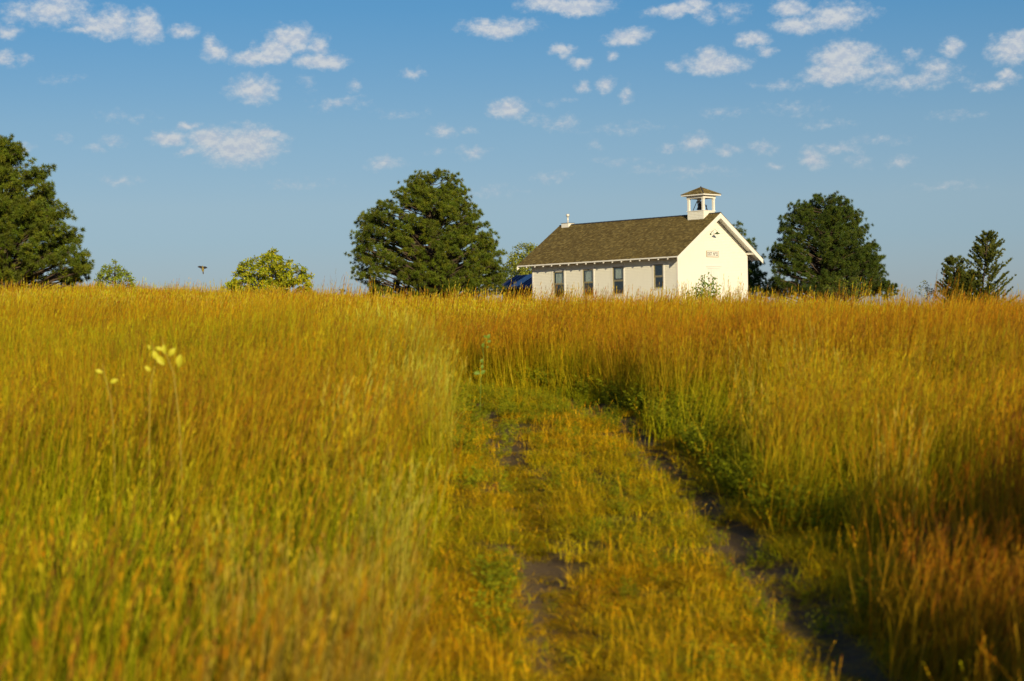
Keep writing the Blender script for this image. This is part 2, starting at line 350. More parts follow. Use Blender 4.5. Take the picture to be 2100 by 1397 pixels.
# windows: (name, left px, right px, head py, meeting-rail py, sill py) measured on glass
WN = [(1135.5, 1156.3, 557.8, 583.0, 610.5, True), (1195.5, 1216.3, 553.0, 579.5, 607.0, True), (1256.8, 1278.2, 548.2, 575.8, 603.0, True), (1341.2, 1359.4, 543.2, 567.2, 590.8, False)]
wins = []
for (xa, xb, yh_, ym, ysl, cu) in WN:
    xm = (xa + xb) / 2; sb, _ = on_side(xa, yh_); sa, _ = on_side(xb, yh_)
    wins.append((sa, sb, on_side(xm, ysl)[1], on_side(xm, yh_)[1], on_side(xm, ym)[1], cu))
BASE = -1.2
def roof_under(t): return HR - abs(HW / 2 - t) * KS - .10
EXPO = .105
def clap(mb, org, ud, nd, u0f, u1f, z0, z1, holes):
    """clapboards: rows of sloping boards on the plane org + u*ud, outward normal nd, with rectangular holes"""
    z = z0; org = Vector(org); ud = Vector(ud); nd = Vector(nd)
    while z < z1 - 1e-4:
        zt = min(z + EXPO, z1); cuts = sorted({z, zt} | {c for h in holes for c in (h[2], h[3]) if z < c < zt})
        for za, zb_ in zip(cuts, cuts[1:]):
            mid = (za + zb_) / 2
            ua, ub = u0f(zb_), u1f(zb_); ua0, ub0 = u0f(za), u1f(za)
            segs = [(ua, ub, ua0, ub0)]
            for h in holes:
                if h[2] < mid < h[3]:
                    ns = []
                    for (p, q, p0, q0) in segs:
                        if h[0] > p and h[1] < q: ns += [(p, h[0], p0, h[0]), (h[1], q, h[1], q0)]
                        else: ns.append((p, q, p0, q0))
                    segs = ns
            oa = .028 - .023 * (za - z) / EXPO; ob = .028 - .023 * (zb_ - z) / EXPO
            for (p, q, p0, q0) in segs:
                if q - p < .01: continue
                A = org + ud * p0 + nd * oa + Vector((0, 0, za)); B_ = org + ud * q0 + nd * oa + Vector((0, 0, za))
                C_ = org + ud * q + nd * ob + Vector((0, 0, zb_)); D_ = org + ud * p + nd * ob + Vector((0, 0, zb_))
                mb.quad(A, B_, C_, D_)
                if za == z:
                    mb.quad(org + ud * p0 + nd * .004 + Vector((0, 0, za)), org + ud * q0 + nd * .004 + Vector((0, 0, za)), B_, A)
        z = zt
TOPS = roof_under(0)
# door on the gable wall
DC = HW / 2 + .02; DW = .62; DZ0 = .35; DZ1 = on_front(1461, 551)[1]
sideholes = [(a_ - .03, b_ + .03, c_ - .04, d_ + .03) for (a_, b_, c_, d_, e_, f_) in wins]
mb = MB(); clap(mb, (0, 0, 0), (0, 1, 0), (-1, 0, 0), lambda z: 0, lambda z: HL, BASE, TOPS, sideholes)
tag(mb.build('siding', m_white, house), kind='stuff')
slp = lambda z: max(0, (z - TOPS) / KS)
mb = MB(); clap(mb, (0, 0, 0), (1, 0, 0), (0, -1, 0), lambda z: slp(z), lambda z: HW - slp(z), BASE, roof_under(HW / 2) - .02, [(DC - DW, DC + DW, DZ0, DZ1)])
tag(mb.build('siding', m_white, house), kind='stuff')
mb = MB(); clap(mb, (HW, 0, 0), (0, 1, 0), (1, 0, 0), lambda z: 0, lambda z: HL, BASE, TOPS, [])
tag(mb.build('siding', m_white, house), kind='stuff')
mb = MB(); clap(mb, (0, HL, 0), (1, 0, 0), (0, 1, 0), lambda z: slp(z), lambda z: HW - slp(z), BASE, roof_under(HW / 2) - .02, [])
tag(mb.build('siding', m_white, house), kind='stuff')
# inner walls (studs, plaster), floor
mb = MB(); T_ = .12
def wall_with_holes(mb, f, L0, L1, z0, z1, holes):
    us = sorted({L0, L1} | {h[k] for h in holes for k in (0, 1)}); zs = sorted({z0, z1} | {h[k] for h in holes for k in (2, 3)})
    for ua, ub in zip(us, us[1:]):
        for za, zb_ in zip(zs, zs[1:]):
            um, zm = (ua + ub) / 2, (za + zb_) / 2
            if any(h[0] < um < h[1] and h[2] < zm < h[3] for h in holes): continue
            f(ua, ub, za, zb_)
wall_with_holes(mb, lambda a, b, c, d: mb.box(.002, T_, a, b, c, d), 0, HL, BASE, TOPS, sideholes)
mb.box(HW - T_, HW - .002, 0, HL, BASE, TOPS)
mb.box(T_, HW - T_, HL - T_, HL - .002, BASE, TOPS)
wall_with_holes(mb, lambda a, b, c, d: mb.box(a, b, .002, T_, c, d), T_, HW - T_, BASE, TOPS, [])
for y0, y1 in ((.003, T_), (HL - T_, HL - .003)):
    mb.hexa([(0, y0, TOPS), (HW, y0, TOPS), (HW, y1, TOPS), (0, y1, TOPS), (HW/2 - .05, y0, roof_under(HW/2)), (HW/2 + .05, y0, roof_under(HW/2)), (HW/2 + .05, y1, roof_under(HW/2)), (HW/2 - .05, y1, roof_under(HW/2))])
mb.box(T_, HW - T_, T_, HL - T_, TOPS - .06, TOPS - .01)
mb.build('inner_wall', m_inner, house)
mb = MB(); mb.box(T_, HW - T_, T_, HL - T_, .3, .4); mb.build('floor', m_floor, house)
# corner boards
for (x, y, sx, sy) in ((0, 0, -1, -1), (HW, 0, 1, -1), (0, HL, -1, 1), (HW, HL, 1, 1)):
    mb = MB()
    x0, x1 = sorted((x + sx * .034, x - sx * .11)); y0, y1 = sorted((y + sy * .034, y + sy * .001)); mb.box(x0, x1, y0, y1, BASE, TOPS - .02)
    x0, x1 = sorted((x + sx * .034, x + sx * .001)); y0, y1 = sorted((y, y - sy * .11)); mb.box(x0, x1, y0, y1, BASE, TOPS - .03)
    mb.build('corner_board', m_trim, house)
# windows
for wi, (s0, s1, z0, z1, zm, cur) in enumerate(wins):
    mb = MB(); cw = .11; o = -.040
    mb.box(o, -.003, s0 - .03 - cw, s0 - .03, z0 - .04, z1 + .03); mb.box(o, -.003, s1 + .03, s1 + .03 + cw, z0 - .04, z1 + .03)
    mb.box(o - .01, -.003, s0 - .06 - cw, s1 + .06 + cw, z1 + .031, z1 + .15); mb.box(o - .03, -.003, s0 - .08 - cw, s1 + .08 + cw, z1 + .151, z1 + .18)
    w = mb.build('window', m_trim, house)
    mb = MB(); mb.box(-.075, .05, s0 - .06 - cw, s1 + .06 + cw, z0 - .09, z0 - .041); mb.build('sill', m_trim, w)
    mb = MB(); e = .05
    mb.box(-.022, .09, s0 - .029, s0 + .012, z0 - .039, z1 + .029); mb.box(-.022, .09, s1 - .012, s1 + .029, z0 - .039, z1 + .029); mb.box(-.022, .09, s0 + .013, s1 - .013, z1, z1 + .029); mb.box(-.022, .09, s0 + .013, s1 - .013, z0 - .039, z0 - .005)
    mb.build('frame', m_frame, w)
    for k, (za, zb_, xo) in enumerate(((zm, z1 - .001, .0), (z0 - .004, zm - .001, .035))):
        mb = MB(); y0, y1 = s0 + .013, s1 - .013
        mb.box(xo, xo + .03, y0, y0 + e, za, zb_); mb.box(xo, xo + .03, y1 - e, y1, za, zb_)
        mb.box(xo, xo + .03, y0 + e + .001, y1 - e - .001, zb_ - e, zb_); mb.box(xo - (.006 if k == 0 else 0), xo + .03, y0 + e + .001, y1 - e - .001, za, za + (.065 if k == 0 else e + .02))
        mb.build('sash', m_frame if k == 0 else m_frame, w)
        mb = MB(); mb.box(xo + .012, xo + .017, y0 + e - .01, y1 - e + .01, za + .02, zb_ - .02); mb.build('pane', m_glass, w)
    if cur:
        mb = MB(); n = 26; yy0, yy1 = s0 + .03, s1 - .06; bot = zm + (.16 if wi == 2 else .06)
        for k in range(n):
            a = yy0 + (yy1 - yy0) * k / n; c = yy0 + (yy1 - yy0) * (k + 1) / n
            xa_ = .16 + .025 * math.sin(k * 1.7 + wi); xb_ = .16 + .025 * math.sin((k + 1) * 1.7 + wi)
            mb.quad((xa_, a, bot), (xb_, c, bot), (xb_, c, z1), (xa_, a, z1))
        mb.build('curtain', m_curt, w)
# door with casing and head moulding
mb = MB(); mb.box(DC - DW - .1, DC - DW, -.045, -.003, DZ0 - .05, DZ1 + .0); mb.box(DC + DW, DC + DW + .1, -.045, -.003, DZ0 - .05, DZ1)
mb.box(DC - DW - .12, DC + DW + .12, -.05, -.003, DZ1 + .001, DZ1 + .14); mb.box(DC - DW - .17, DC + DW + .17, -.09, -.003, DZ1 + .141, DZ1 + .18)
door = mb.build('door', m_trim, house)
for sx in (0, 1):
    a, c = (DC - DW + .004, DC - .003) if sx == 0 else (DC + .003, DC + DW - .004)
    mb = MB(); mb.box(a, c, -.005, .0, DZ0, DZ1 - .004)
    zz = [DZ0, DZ0 + .95, DZ0 + 1.75, DZ1 - .004]
    mb.box(a, a + .1, -.022, -.0051, DZ0, DZ1 - .004); mb.box(c - .1, c, -.022, -.0051, DZ0, DZ1 - .004)
    for zc in zz: zc = min(max(zc, DZ0 + .06), DZ1 - .07); mb.box(a + .101, c - .101, -.022, -.0051, zc - .06, zc + .06)
    mb.build('door_leaf', m_trim, door)
mb = MB(); mb.lathe([(.0, -.03), (.028, -.02), (.03, 0), (.0, .03)], (DC + .09, -.06, DZ0 + 1.0), 10); mb.build('handle', m_iron, door)
mb = MB(); mb.box(DC - .95, DC + .95, -1.1, -.04, -.5, DZ0 - .06); mb.build('step', mat_plain('concrete', (.35, .33, .29), .9, .15, 5), house)

# roof: deck, shingles, fascia, rake boards, rafter tails, outriggers
def slope_pt(side, u, s, h=0):
    """u = distance up the slope from the eave edge, h = height off the deck; side -1 = left slope"""
    t = -OV + u * math.cos(ANG); z = HE + u * math.sin(ANG)
    t -= h * math.sin(ANG); z += h * math.cos(ANG)
    if side > 0: t = HW - t
    return (t, s, z)
SLEN = (HW / 2 + OV) / math.cos(ANG); S0, S1 = -RK, HL + RK
mb = MB()
for side in (-1, 1):
    q = [slope_pt(side, u, s, h) for h in (-.055, -.012) for (u, s) in ((0, S0 + .02), (0, S1 - .02), (SLEN - .0, S1 - .02), (SLEN - .0, S0 + .02))]
    mb.hexa(q)
roof = mb.build('roof', m_trim, house)
mb = MB(); ex = .14; tones = [(.19, .14, .045), (.165, .12, .04), (.22, .165, .055), (.145, .105, .035), (.27, .205, .07), (.175, .135, .05)]
rs = random.Random(5)
for side in (-1, 1):
    u = -.03; row = 0
    while u < SLEN - .02:
        s = S0 - .015 - rs.random() * .15
        while s < S1 + .015:
            w = rs.uniform(.09, .26); a = max(s, S0 - .015); c = min(s + w - .006, S1 + .015); s += w
            if c - a < .02: continue
            lift = rs.uniform(.016, .032); j = rs.uniform(-.012, .012); u0 = max(u + j, -.045); u1 = min(u + ex + .03, SLEN + .005)
            t_ = rs.choice(tones); f_ = rs.uniform(.88, 1.14); mb.cur = tuple(x * f_ for x in t_)
            P_ = [slope_pt(side, u0, a, -.008), slope_pt(side, u0, c, -.008), slope_pt(side, u0, c, lift), slope_pt(side, u0, a, lift), slope_pt(side, u1, c, .001), slope_pt(side, u1, a, .001)]
            mb.quad(P_[0], P_[1], P_[2], P_[3]); mb.quad(P_[3], P_[2], P_[4], P_[5]); mb.quad(P_[0], P_[3], P_[5]); mb.quad(P_[1], P_[4], P_[2])
        u += ex; row += 1
tag(mb.build('shingles', m_shingle, roof, colors=True), kind='stuff')
mb = MB()
for side in (-1, 1):
    s = S0
    while s < S1:
        c = min(s + .42, S1 + .01); mb.quad(slope_pt(side, SLEN - .13, s, .045), slope_pt(side, SLEN - .13, c, .035), slope_pt(side, SLEN + .0, c, .04), slope_pt(side, SLEN + .0, s, .05)); s += .40
tag(mb.build('ridge_cap', m_flash, roof), kind='stuff')
for side in (-1, 1):
    mb = MB(); t = -OV - .012; x0, x1 = (t - .022, t) if side < 0 else (HW - t, HW - t + .022)
    mb.box(x0, x1, S0 + .045, S1 - .045, HE - .10, HE - .012); mb.build('fascia', m_trim, roof)
    for end, s in ((0, S0), (1, S1)):
        mb = MB(); wd = .30; y0, y1 = (s - .005, s + .04) if end == 0 else (s - .04, s + .005)
        pts = []
        for y in (y0, y1):
            tA = -OV - .036; zA = HE - .036 * KS - .016; tB = HW / 2; zB_ = HR - .016
            q = [(tA, zA - wd / math.cos(ANG) * .82), (tB, zB_ - wd / math.cos(ANG)), (tB, zB_), (tA, zA)]
            pts.append([(tt if side < 0 else HW - tt, y, zz) for tt, zz in q])
        mb.hexa([pts[0][0], pts[0][1], pts[1][1], pts[1][0], pts[0][3], pts[0][2], pts[1][2], pts[1][3]])
        mb.build('rake_board', m_trim, roof)
for side in (-1, 1):
    for k in range(17):
        s = .18 + k * (HL - .36) / 16
        mb = MB(); wd = .075
        t0, t1 = -OV + .0, .02
        def rp(t, dz): 
            zz = HE + (t + OV) * KS + dz; return (t if side < 0 else HW - t, zz)
        a0, a1, a2, a3 = rp(t0, -.21), rp(t1, -.24), rp(t1, -.072), rp(t0, -.072)
        ya, yb = s - wd / 2, s + wd / 2
        mb.hexa([(a0[0], ya, a0[1]), (a1[0], ya, a1[1]), (a1[0], yb, a1[1]), (a0[0], yb, a0[1]), (a3[0], ya, a3[1]), (a2[0], ya, a2[1]), (a2[0], yb, a2[1]), (a3[0], yb, a3[1])])
        mb.build('rafter_tail', m_trim, roof)
for (t, z) in ((.06, TOPS - .10), (HW - .06, TOPS - .10), (HW / 2, roof_under(HW / 2) - .17)):
    for ya, yb in ((S0 + .045, -.035), (HL + .035, S1 - .045)):
        mb = MB(); mb.box(t - .07, t + .07, ya, yb, z - .08, z + .06); mb.build('bracket', m_trim, roof)
# stove pipe on a white curb at the back end of the ridge
RC = HL + RK - .82
pipe_curb = MB(); hw = .32; hl = .36
def saddle(mb, s0, s1, hw, ztop, rows=True):
    zb = HR - hw * KS - .03; c = HW / 2
    mb.quad((c - hw, s0, zb), (c, s0, HR - .03), (c + hw, s0, zb), (c + hw, s0, ztop), (c - hw, s0, ztop))
    mb.quad((c + hw, s1, zb), (c, s1, HR - .03), (c - hw, s1, zb), (c - hw, s1, ztop), (c + hw, s1, ztop))
    mb.quad((c - hw, s1, zb), (c - hw, s0, zb), (c - hw, s0, ztop), (c - hw, s1, ztop)); mb.quad((c + hw, s0, zb), (c + hw, s1, zb), (c + hw, s1, ztop), (c + hw, s0, ztop))
    mb.quad((c - hw, s0, ztop), (c + hw, s0, ztop), (c + hw, s1, ztop), (c - hw, s1, ztop))
saddle(pipe_curb, RC - hl, RC + hl, hw, HR + .10)
chim = pipe_curb.build('chimney', m_trim, roof)
m_ = MB(); m_.box(HW/2 - hw - .03, HW/2 + hw + .03, RC - hl - .03, RC + hl + .03, HR + .101, HR + .13)
m_.build('chimney_cap', m_flash, roof)
m_ = MB(); m_.lathe([(.0, .13), (.11, .13), (.11, .16), (.062, .17), (.060, .60), (.062, .602), (.10, .61), (.13, .66), (.135, .72), (.125, .76), (.08, .80), (0, .82)], (HW/2, RC, HR), 16)
m_.build('stove_pipe', m_galv, roof, smooth=True)

# bell tower
BS0, BS1, BT = .98 - .74, .98 + .74, .62; c = HW / 2; ZT = lz(9.60)
tower = MB(); zb = HR - BT * KS - .03
saddle(tower, BS0 + .03, BS1 - .03, BT - .03, ZT - .05)
bt = tower.build('bell_tower', m_white, house)
mb = MB()
clap(mb, (c - BT + .03, 0, 0), (0, 1, 0), (-1, 0, 0), lambda z: BS0 + .03, lambda z: BS1 - .03, zb, ZT - .06, [])
rt = lambda z: max(.0, (HR - .03 - z) / KS)
clap(mb, (0, BS0 + .03, 0), (1, 0, 0), (0, -1, 0), lambda z: c - BT + .03, lambda z: c + BT - .03, zb + .0, ZT - .06, [])
clap(mb, (c + BT - .03, 0, 0), (0, 1, 0), (1, 0, 0), lambda z: BS0 + .03, lambda z: BS1 - .03, zb, ZT - .06, [])
tag(mb.build('siding', m_white, bt), kind='stuff')
mb = MB(); mb.box(c - BT - .03, c + BT + .03, BS0 - .03, BS1 + .03, ZT - .05, ZT); mb.build('tower_deck', m_trim, bt)
ZP = lz(10.50)
for tx in (c - BT + .09, c + BT - .09):
    for sy in (BS0 + .09, BS1 - .09):
        mb = MB(); mb.box(tx - .075, tx + .075, sy - .075, sy + .075, ZT + .001, ZP - .06); mb.box(tx - .10, tx + .10, sy - .10, sy + .10, ZP - .12, ZP - .059); mb.build('post', m_trim, bt)
mb = MB(); mb.box(c - BT - .02, c + BT + .02, BS0 - .02, BS0 + .16, ZP - .058, ZP + .10); mb.box(c - BT - .02, c + BT + .02, BS1 - .16, BS1 + .02, ZP - .058, ZP + .10)
mb.box(c - BT - .02, c - BT + .16, BS0 + .161, BS1 - .161, ZP - .058, ZP + .10); mb.box(c + BT - .16, c + BT + .02, BS0 + .161, BS1 - .161, ZP - .058, ZP + .10); mb.build('beam', m_trim, bt)
RX, RY = BT + .28, .74 + .28; ZE = ZP + .11; sc = .98
mb = MB(); mb.box(c - RX, c + RX, sc - RY, sc + RY, ZE, ZE + .085); mb.build('soffit', m_trim, bt)
mb = MB(); apex = (c, sc, ZE + .62)
cor = [(c - RX - .03, sc - RY - .03), (c + RX + .03, sc - RY - .03), (c + RX + .03, sc + RY + .03), (c - RX - .03, sc + RY + .03)]
nr = 8
for k in range(4):
    A, B_ = cor[k], cor[(k + 1) % 4]
    for r in range(nr):
        f0, f1 = r / nr, min(1, (r + 1.25) / nr); n = max(2, int(9 * (1 - f0)) + 1)
        for j in range(n):
            def P3(f, w, lift): 
                x = A[0] + (B_[0] - A[0]) * w; y = A[1] + (B_[1] - A[1]) * w
                return (x + (apex[0] - x) * f, y + (apex[1] - y) * f, ZE + .09 + (apex[2] - ZE - .09) * f + lift)
            w0, w1 = j / n + .005, (j + 1) / n - .005; t_ = rs.choice(tones); f_ = rs.uniform(.8, 1.4); mb.cur = tuple(x * f_ for x in t_)
            mb.quad(P3(f0, w0, 0), P3(f0, w1, 0), P3(f0, w1, .025), P3(f0, w0, .025)); mb.quad(P3(f0, w0, .025), P3(f0, w1, .025), P3(f1, w1, .004), P3(f1, w0, .004))
tag(mb.build('shingles', m_shingle, bt, colors=True), kind='stuff')
mb = MB()
for k in range(4):
    A = Vector((*cor[k], ZE + .12)); mb.beam(A, Vector(apex) + Vector((0, 0, .02)), .05, .02)
mb.lathe([(.045, 0), (.03, .05), (.0, .07)], (c, sc, ZE + .63), 8); mb.build('hip_cap', m_flash, bt)
# the bell, its stand and lever
mb = MB(); bo = (c - .02, sc + .05, ZT + .10)
mb.lathe([(.27, 0), (.265, .03), (.215, .10), (.17, .22), (.15, .34), (.12, .41), (.05, .45), (.0, .46)], bo, 18); mb.lathe([(.27, 0), (.24, .02), (.16, .2), (.12, .36), (0, .40)], bo, 18); mb.lathe([(.0, -.07), (.04, -.05), (.04, 0), (.015, .05), (.015, .3)], bo, 8)
mb.build('bell', m_bronze, bt, smooth=True)
mb = MB(); x, y, z = bo
mb.beam((x - .36, y, z + .52), (x + .36, y, z + .52), .06, .09); mb.lathe([(.05, .44), (.05, .5)], bo, 8)
for sx in (-.36, .36):
    mb.beam((x + sx, y, z + .52), (x + sx, y - .36, ZT + .02), .03, .035, (1, 0, 0)); mb.beam((x + sx, y, z + .52), (x + sx, y + .36, ZT + .02), .03, .035, (1, 0, 0))
mb.beam((x + .36, y, z + .52), (x + .36, y - .02, z + .70), .025, .03, (1, 0, 0)); mb.beam((x + .40, y - .20, ZT + .01), (x + .40, y - .21, ZT + .42), .04, .04, (1, 0, 0))
mb.build('bell_stand', m_iron, bt)

# gable lamp, sign
lx, lz_ = on_front(1459, 470); sx_, sz_ = on_front(1470, 478, -.55)
lamp = MB(); lamp.lathe([(.0, 0), (.06, 0), (.06, .03), (0, .03)], (lx, -.03, lz_), 10)
a0 = Vector((sx_ - .05, -.04, sz_ - .05)); arm = [a0, a0 + Vector((0, -.10, .13)), a0 + Vector((.02, -.26, .27)), a0 + Vector((.04, -.42, .27)), a0 + Vector((.05, -.52, .18)), a0 + Vector((.05, -.54, .08))]
lamp = MB(); lamp.tube(arm, .011, 8); lamp.tube([a0 + Vector((0, .012, 0)), a0 + Vector((0, -.02, 0))], .06, 12)
lo = lamp.build('wall_lamp', m_green, house)
mb = MB(); e_ = arm[-1]; mb.lathe([(.03, .05), (.05, .02), (.09, -.02), (.20, -.08), (.205, -.10), (.19, -.095), (.08, -.03), (.0, -.01)], tuple(e_), 18); mb.build('lamp_shade', m_green, lo, smooth=True)
mb = MB(); mb.lathe([(0, -.14), (.03, -.13), (.045, -.09), (.03, -.03), (0, -.02)], tuple(e_), 12); mb.build('bulb', mat_plain('bulb_glass', (.7, .7, .66), .2, .03, 5), lo, smooth=True)
sx0, sz0 = on_front(1448.2, 515.3); sx1, sz1 = on_front(1472.2, 526.8); zlo, zhi = min(sz0, sz1), max(sz0, sz1); zc_ = (zlo + zhi) / 2; hh = .185
sign = MB(); sign.box(sx0, sx1, -.055, -.03, zc_ - hh, zc_ + hh)
sg = sign.build('sign', m_trim, house)
mb = MB(); f = .024
mb.box(sx0 - f, sx0, -.065, -.028, zc_ - hh - f, zc_ + hh + f); mb.box(sx1, sx1 + f, -.065, -.028, zc_ - hh - f, zc_ + hh + f)
mb.box(sx0, sx1, -.064, -.029, zc_ + hh, zc_ + hh + f); mb.box(sx0, sx1, -.064, -.029, zc_ - hh - f, zc_ - hh); mb.build('sign_frame', mat_plain('sign_frame_wood', (.40, .27, .12), .7, .2, 12), sg)
cu = bpy.data.curves.new('lettering', 'FONT'); cu.body = 'DIST. N\u00ba22'; cu.size = .30; cu.extrude = .002; cu.align_x = 'CENTER'; cu.align_y = 'CENTER'; cu.offset = .002
to = bpy.data.objects.new('t', cu); col.objects.link(to); bpy.context.view_layer.update()
tm = bpy.data.meshes.new_from_object(to.evaluated_get(bpy.context.evaluated_depsgraph_get())); bpy.data.objects.remove(to)
tm.name = 'lettering'; tm.materials.clear(); tm.materials.append(m_black)
co = np.array([v.co[:] for v in tm.vertices]); mnx, mxx = co[:, 0].min(), co[:, 0].max(); mny, mxy = co[:, 1].min(), co[:, 1].max()
kx = (sx1 - sx0 - .12) / (mxx - mnx); ky = .24 / (mxy - mny)
for v in tm.vertices: x, y, z = v.co; v.co = ((sx0 + sx1) / 2 + (x - (mnx + mxx) / 2) * kx, -.0585 - z, zc_ + (y - (mny + mxy) / 2) * ky)
lt_ = bpy.data.objects.new('lettering', tm); col.objects.link(lt_); lt_.parent = sg

# ------------------------------------------------------------------ shed with blue roof
m_blue = mat_plain('blue_metal_roofing', (.035, .045, .12), .35, .15, 3, metal=.2); m_sky = mat_plain('pale_roof_sheet', (.50, .62, .66), .4, .1, 3)
m_shed = mat_plain('dark_board_wall', (.07, .035, .02), .85, .25, 6)
SY = 152.0; shA = at(1018, 590.5, SY); sw = 5.2
shed = empty('shed', (shA.x, shA.y, shA.z - 2.08), R(-40)); tag(shed, 'low shed with dark blue metal roof behind the schoolhouse', 'shed')
rise, run = 1.05, 2.4; zt = 2.0
mb = MB(); mb.box(.35, sw - .35, .3, run * 2 - .3, -.8, zt + .03)
for x0, x1 in ((.35, .45), (sw - .45, sw - .35)):
    mb.hexa([(x0, .31, zt + .03), (x1, .31, zt + .03), (x1, 2*run - .31, zt + .03), (x0, 2*run - .31, zt + .03), (x0, run - .05, zt + rise - .1), (x1, run - .05, zt + rise - .1), (x1, run + .05, zt + rise - .1), (x0, run + .05, zt + rise - .1)])
mb.build('wall', m_shed, shed)
def shp(x, f, h, back=False): 
    y = run * f if not back else 2 * run - run * f
    return (x, y, zt + rise * f + h)
mb = MB()
for bk in (False, True):
    mb.hexa([shp(0, 0, 0, bk), shp(sw, 0, 0, bk), shp(sw, 1, 0, bk), shp(0, 1, 0, bk), shp(0, 0, .04, bk), shp(sw, 0, .04, bk), shp(sw, 1, .04, bk), shp(0, 1, .04, bk)])
sr = mb.build('roof', m_blue, shed)
x = 0
for k in range(14):
    mb = MB(); x = .02 + k * (sw - .06) / 13; mb.hexa([shp(x, .0, .041), shp(x + .035, .0, .041), shp(x + .035, .99, .041), shp(x, .99, .041), shp(x, .0, .07), shp(x + .035, .0, .07), shp(x + .035, .99, .07), shp(x, .99, .07)])
    mb.build('roof_rib', m_blue, sr)
mb = MB(); mb.hexa([shp(1.25, .06, .072), shp(2.05, .06, .072), shp(2.05, .97, .072), shp(1.25, .97, .072), shp(1.25, .06, .09), shp(2.05, .06, .09), shp(2.05, .97, .09), shp(1.25, .97, .09)])
o_ = mb.build('roof_panel', m_sky, sr); o_['label'] = 'pale blue sheet on the dark roof'
mb = MB(); mb.box(-.03, sw + .03, -.04, -.001, zt - .06, zt + .05); mb.build('fascia', m_blue, sr)

# ------------------------------------------------------------------ trees
m_needle = mat_tone('pine_needles', rough=.55, translucent=.22, spec=.3)
m_leaf = mat_tone('broad_leaves', rough=.5, translucent=.38, spec=.3)
m_bark = mat_plain('bark', (.085, .06, .04), .9, .35, 7, bump=.4)
def unit(v): return v / np.linalg.norm(v, axis=-1, keepdims=True)
def tufts(C, D, L, n, w, r, spread=1.0, tone=None):
    """fans of thin needles leaving points C mostly along D"""
    m = len(C); dirs = r.normal(size=(m, n, 3)); dirs = unit(dirs) * spread + D[:, None, :]; dirs = unit(dirs)
    ln = L * r.uniform(.6, 1.1, (m, n, 1)); base = C[:, None, :] - dirs * .02
    side = unit(np.cross(dirs, r.normal(size=(m, n, 3)))) * w * .5; p0 = base + dirs * ln * .25
    V = np.stack([p0 - side, p0 + side, base + dirs * ln], 2).reshape(-1, 3); k = np.arange(m * n) * 3
    T = np.stack([k, k + 1, k + 2], 1)
    fc = np.repeat(tone, n, axis=0); fc = fc * r.uniform(.8, 1.2, (len(fc), 1))
    return V, T, fc
def leaves(C, L, w, r, tone, droop=.2):
    m = len(C); d = unit(r.normal(size=(m, 3)) + np.array([0, 0, -droop])); s = unit(np.cross(d, r.normal(size=(m, 3)))) * w * r.uniform(.7, 1.2, (m, 1)); ln = L * r.uniform(.7, 1.25, (m, 1))
    V = np.stack([C, C + d * ln * .5 + s * .5, C + d * ln, C + d * ln * .5 - s * .5], 1).reshape(-1, 3); k = np.arange(m) * 4
    T = np.concatenate([np.stack([k, k + 1, k + 2], 1), np.stack([k, k + 2, k + 3], 1)]); fc = np.concatenate([tone, tone]); return V, T, fc
def profile(axis, prof, Y):
    """pixel silhouette rows (y, left, right) -> heights and half widths in metres, relative to the tree's foot"""
    c = at(axis, prof[-1][0], Y); rows = []
    for (py, xl, xr) in prof:
        p = at(axis, py, Y); rows.append((p.z, p.x - at(xl, py, Y).x, at(xr, py, Y).x - p.x))
    return c, np.array(sorted(rows))
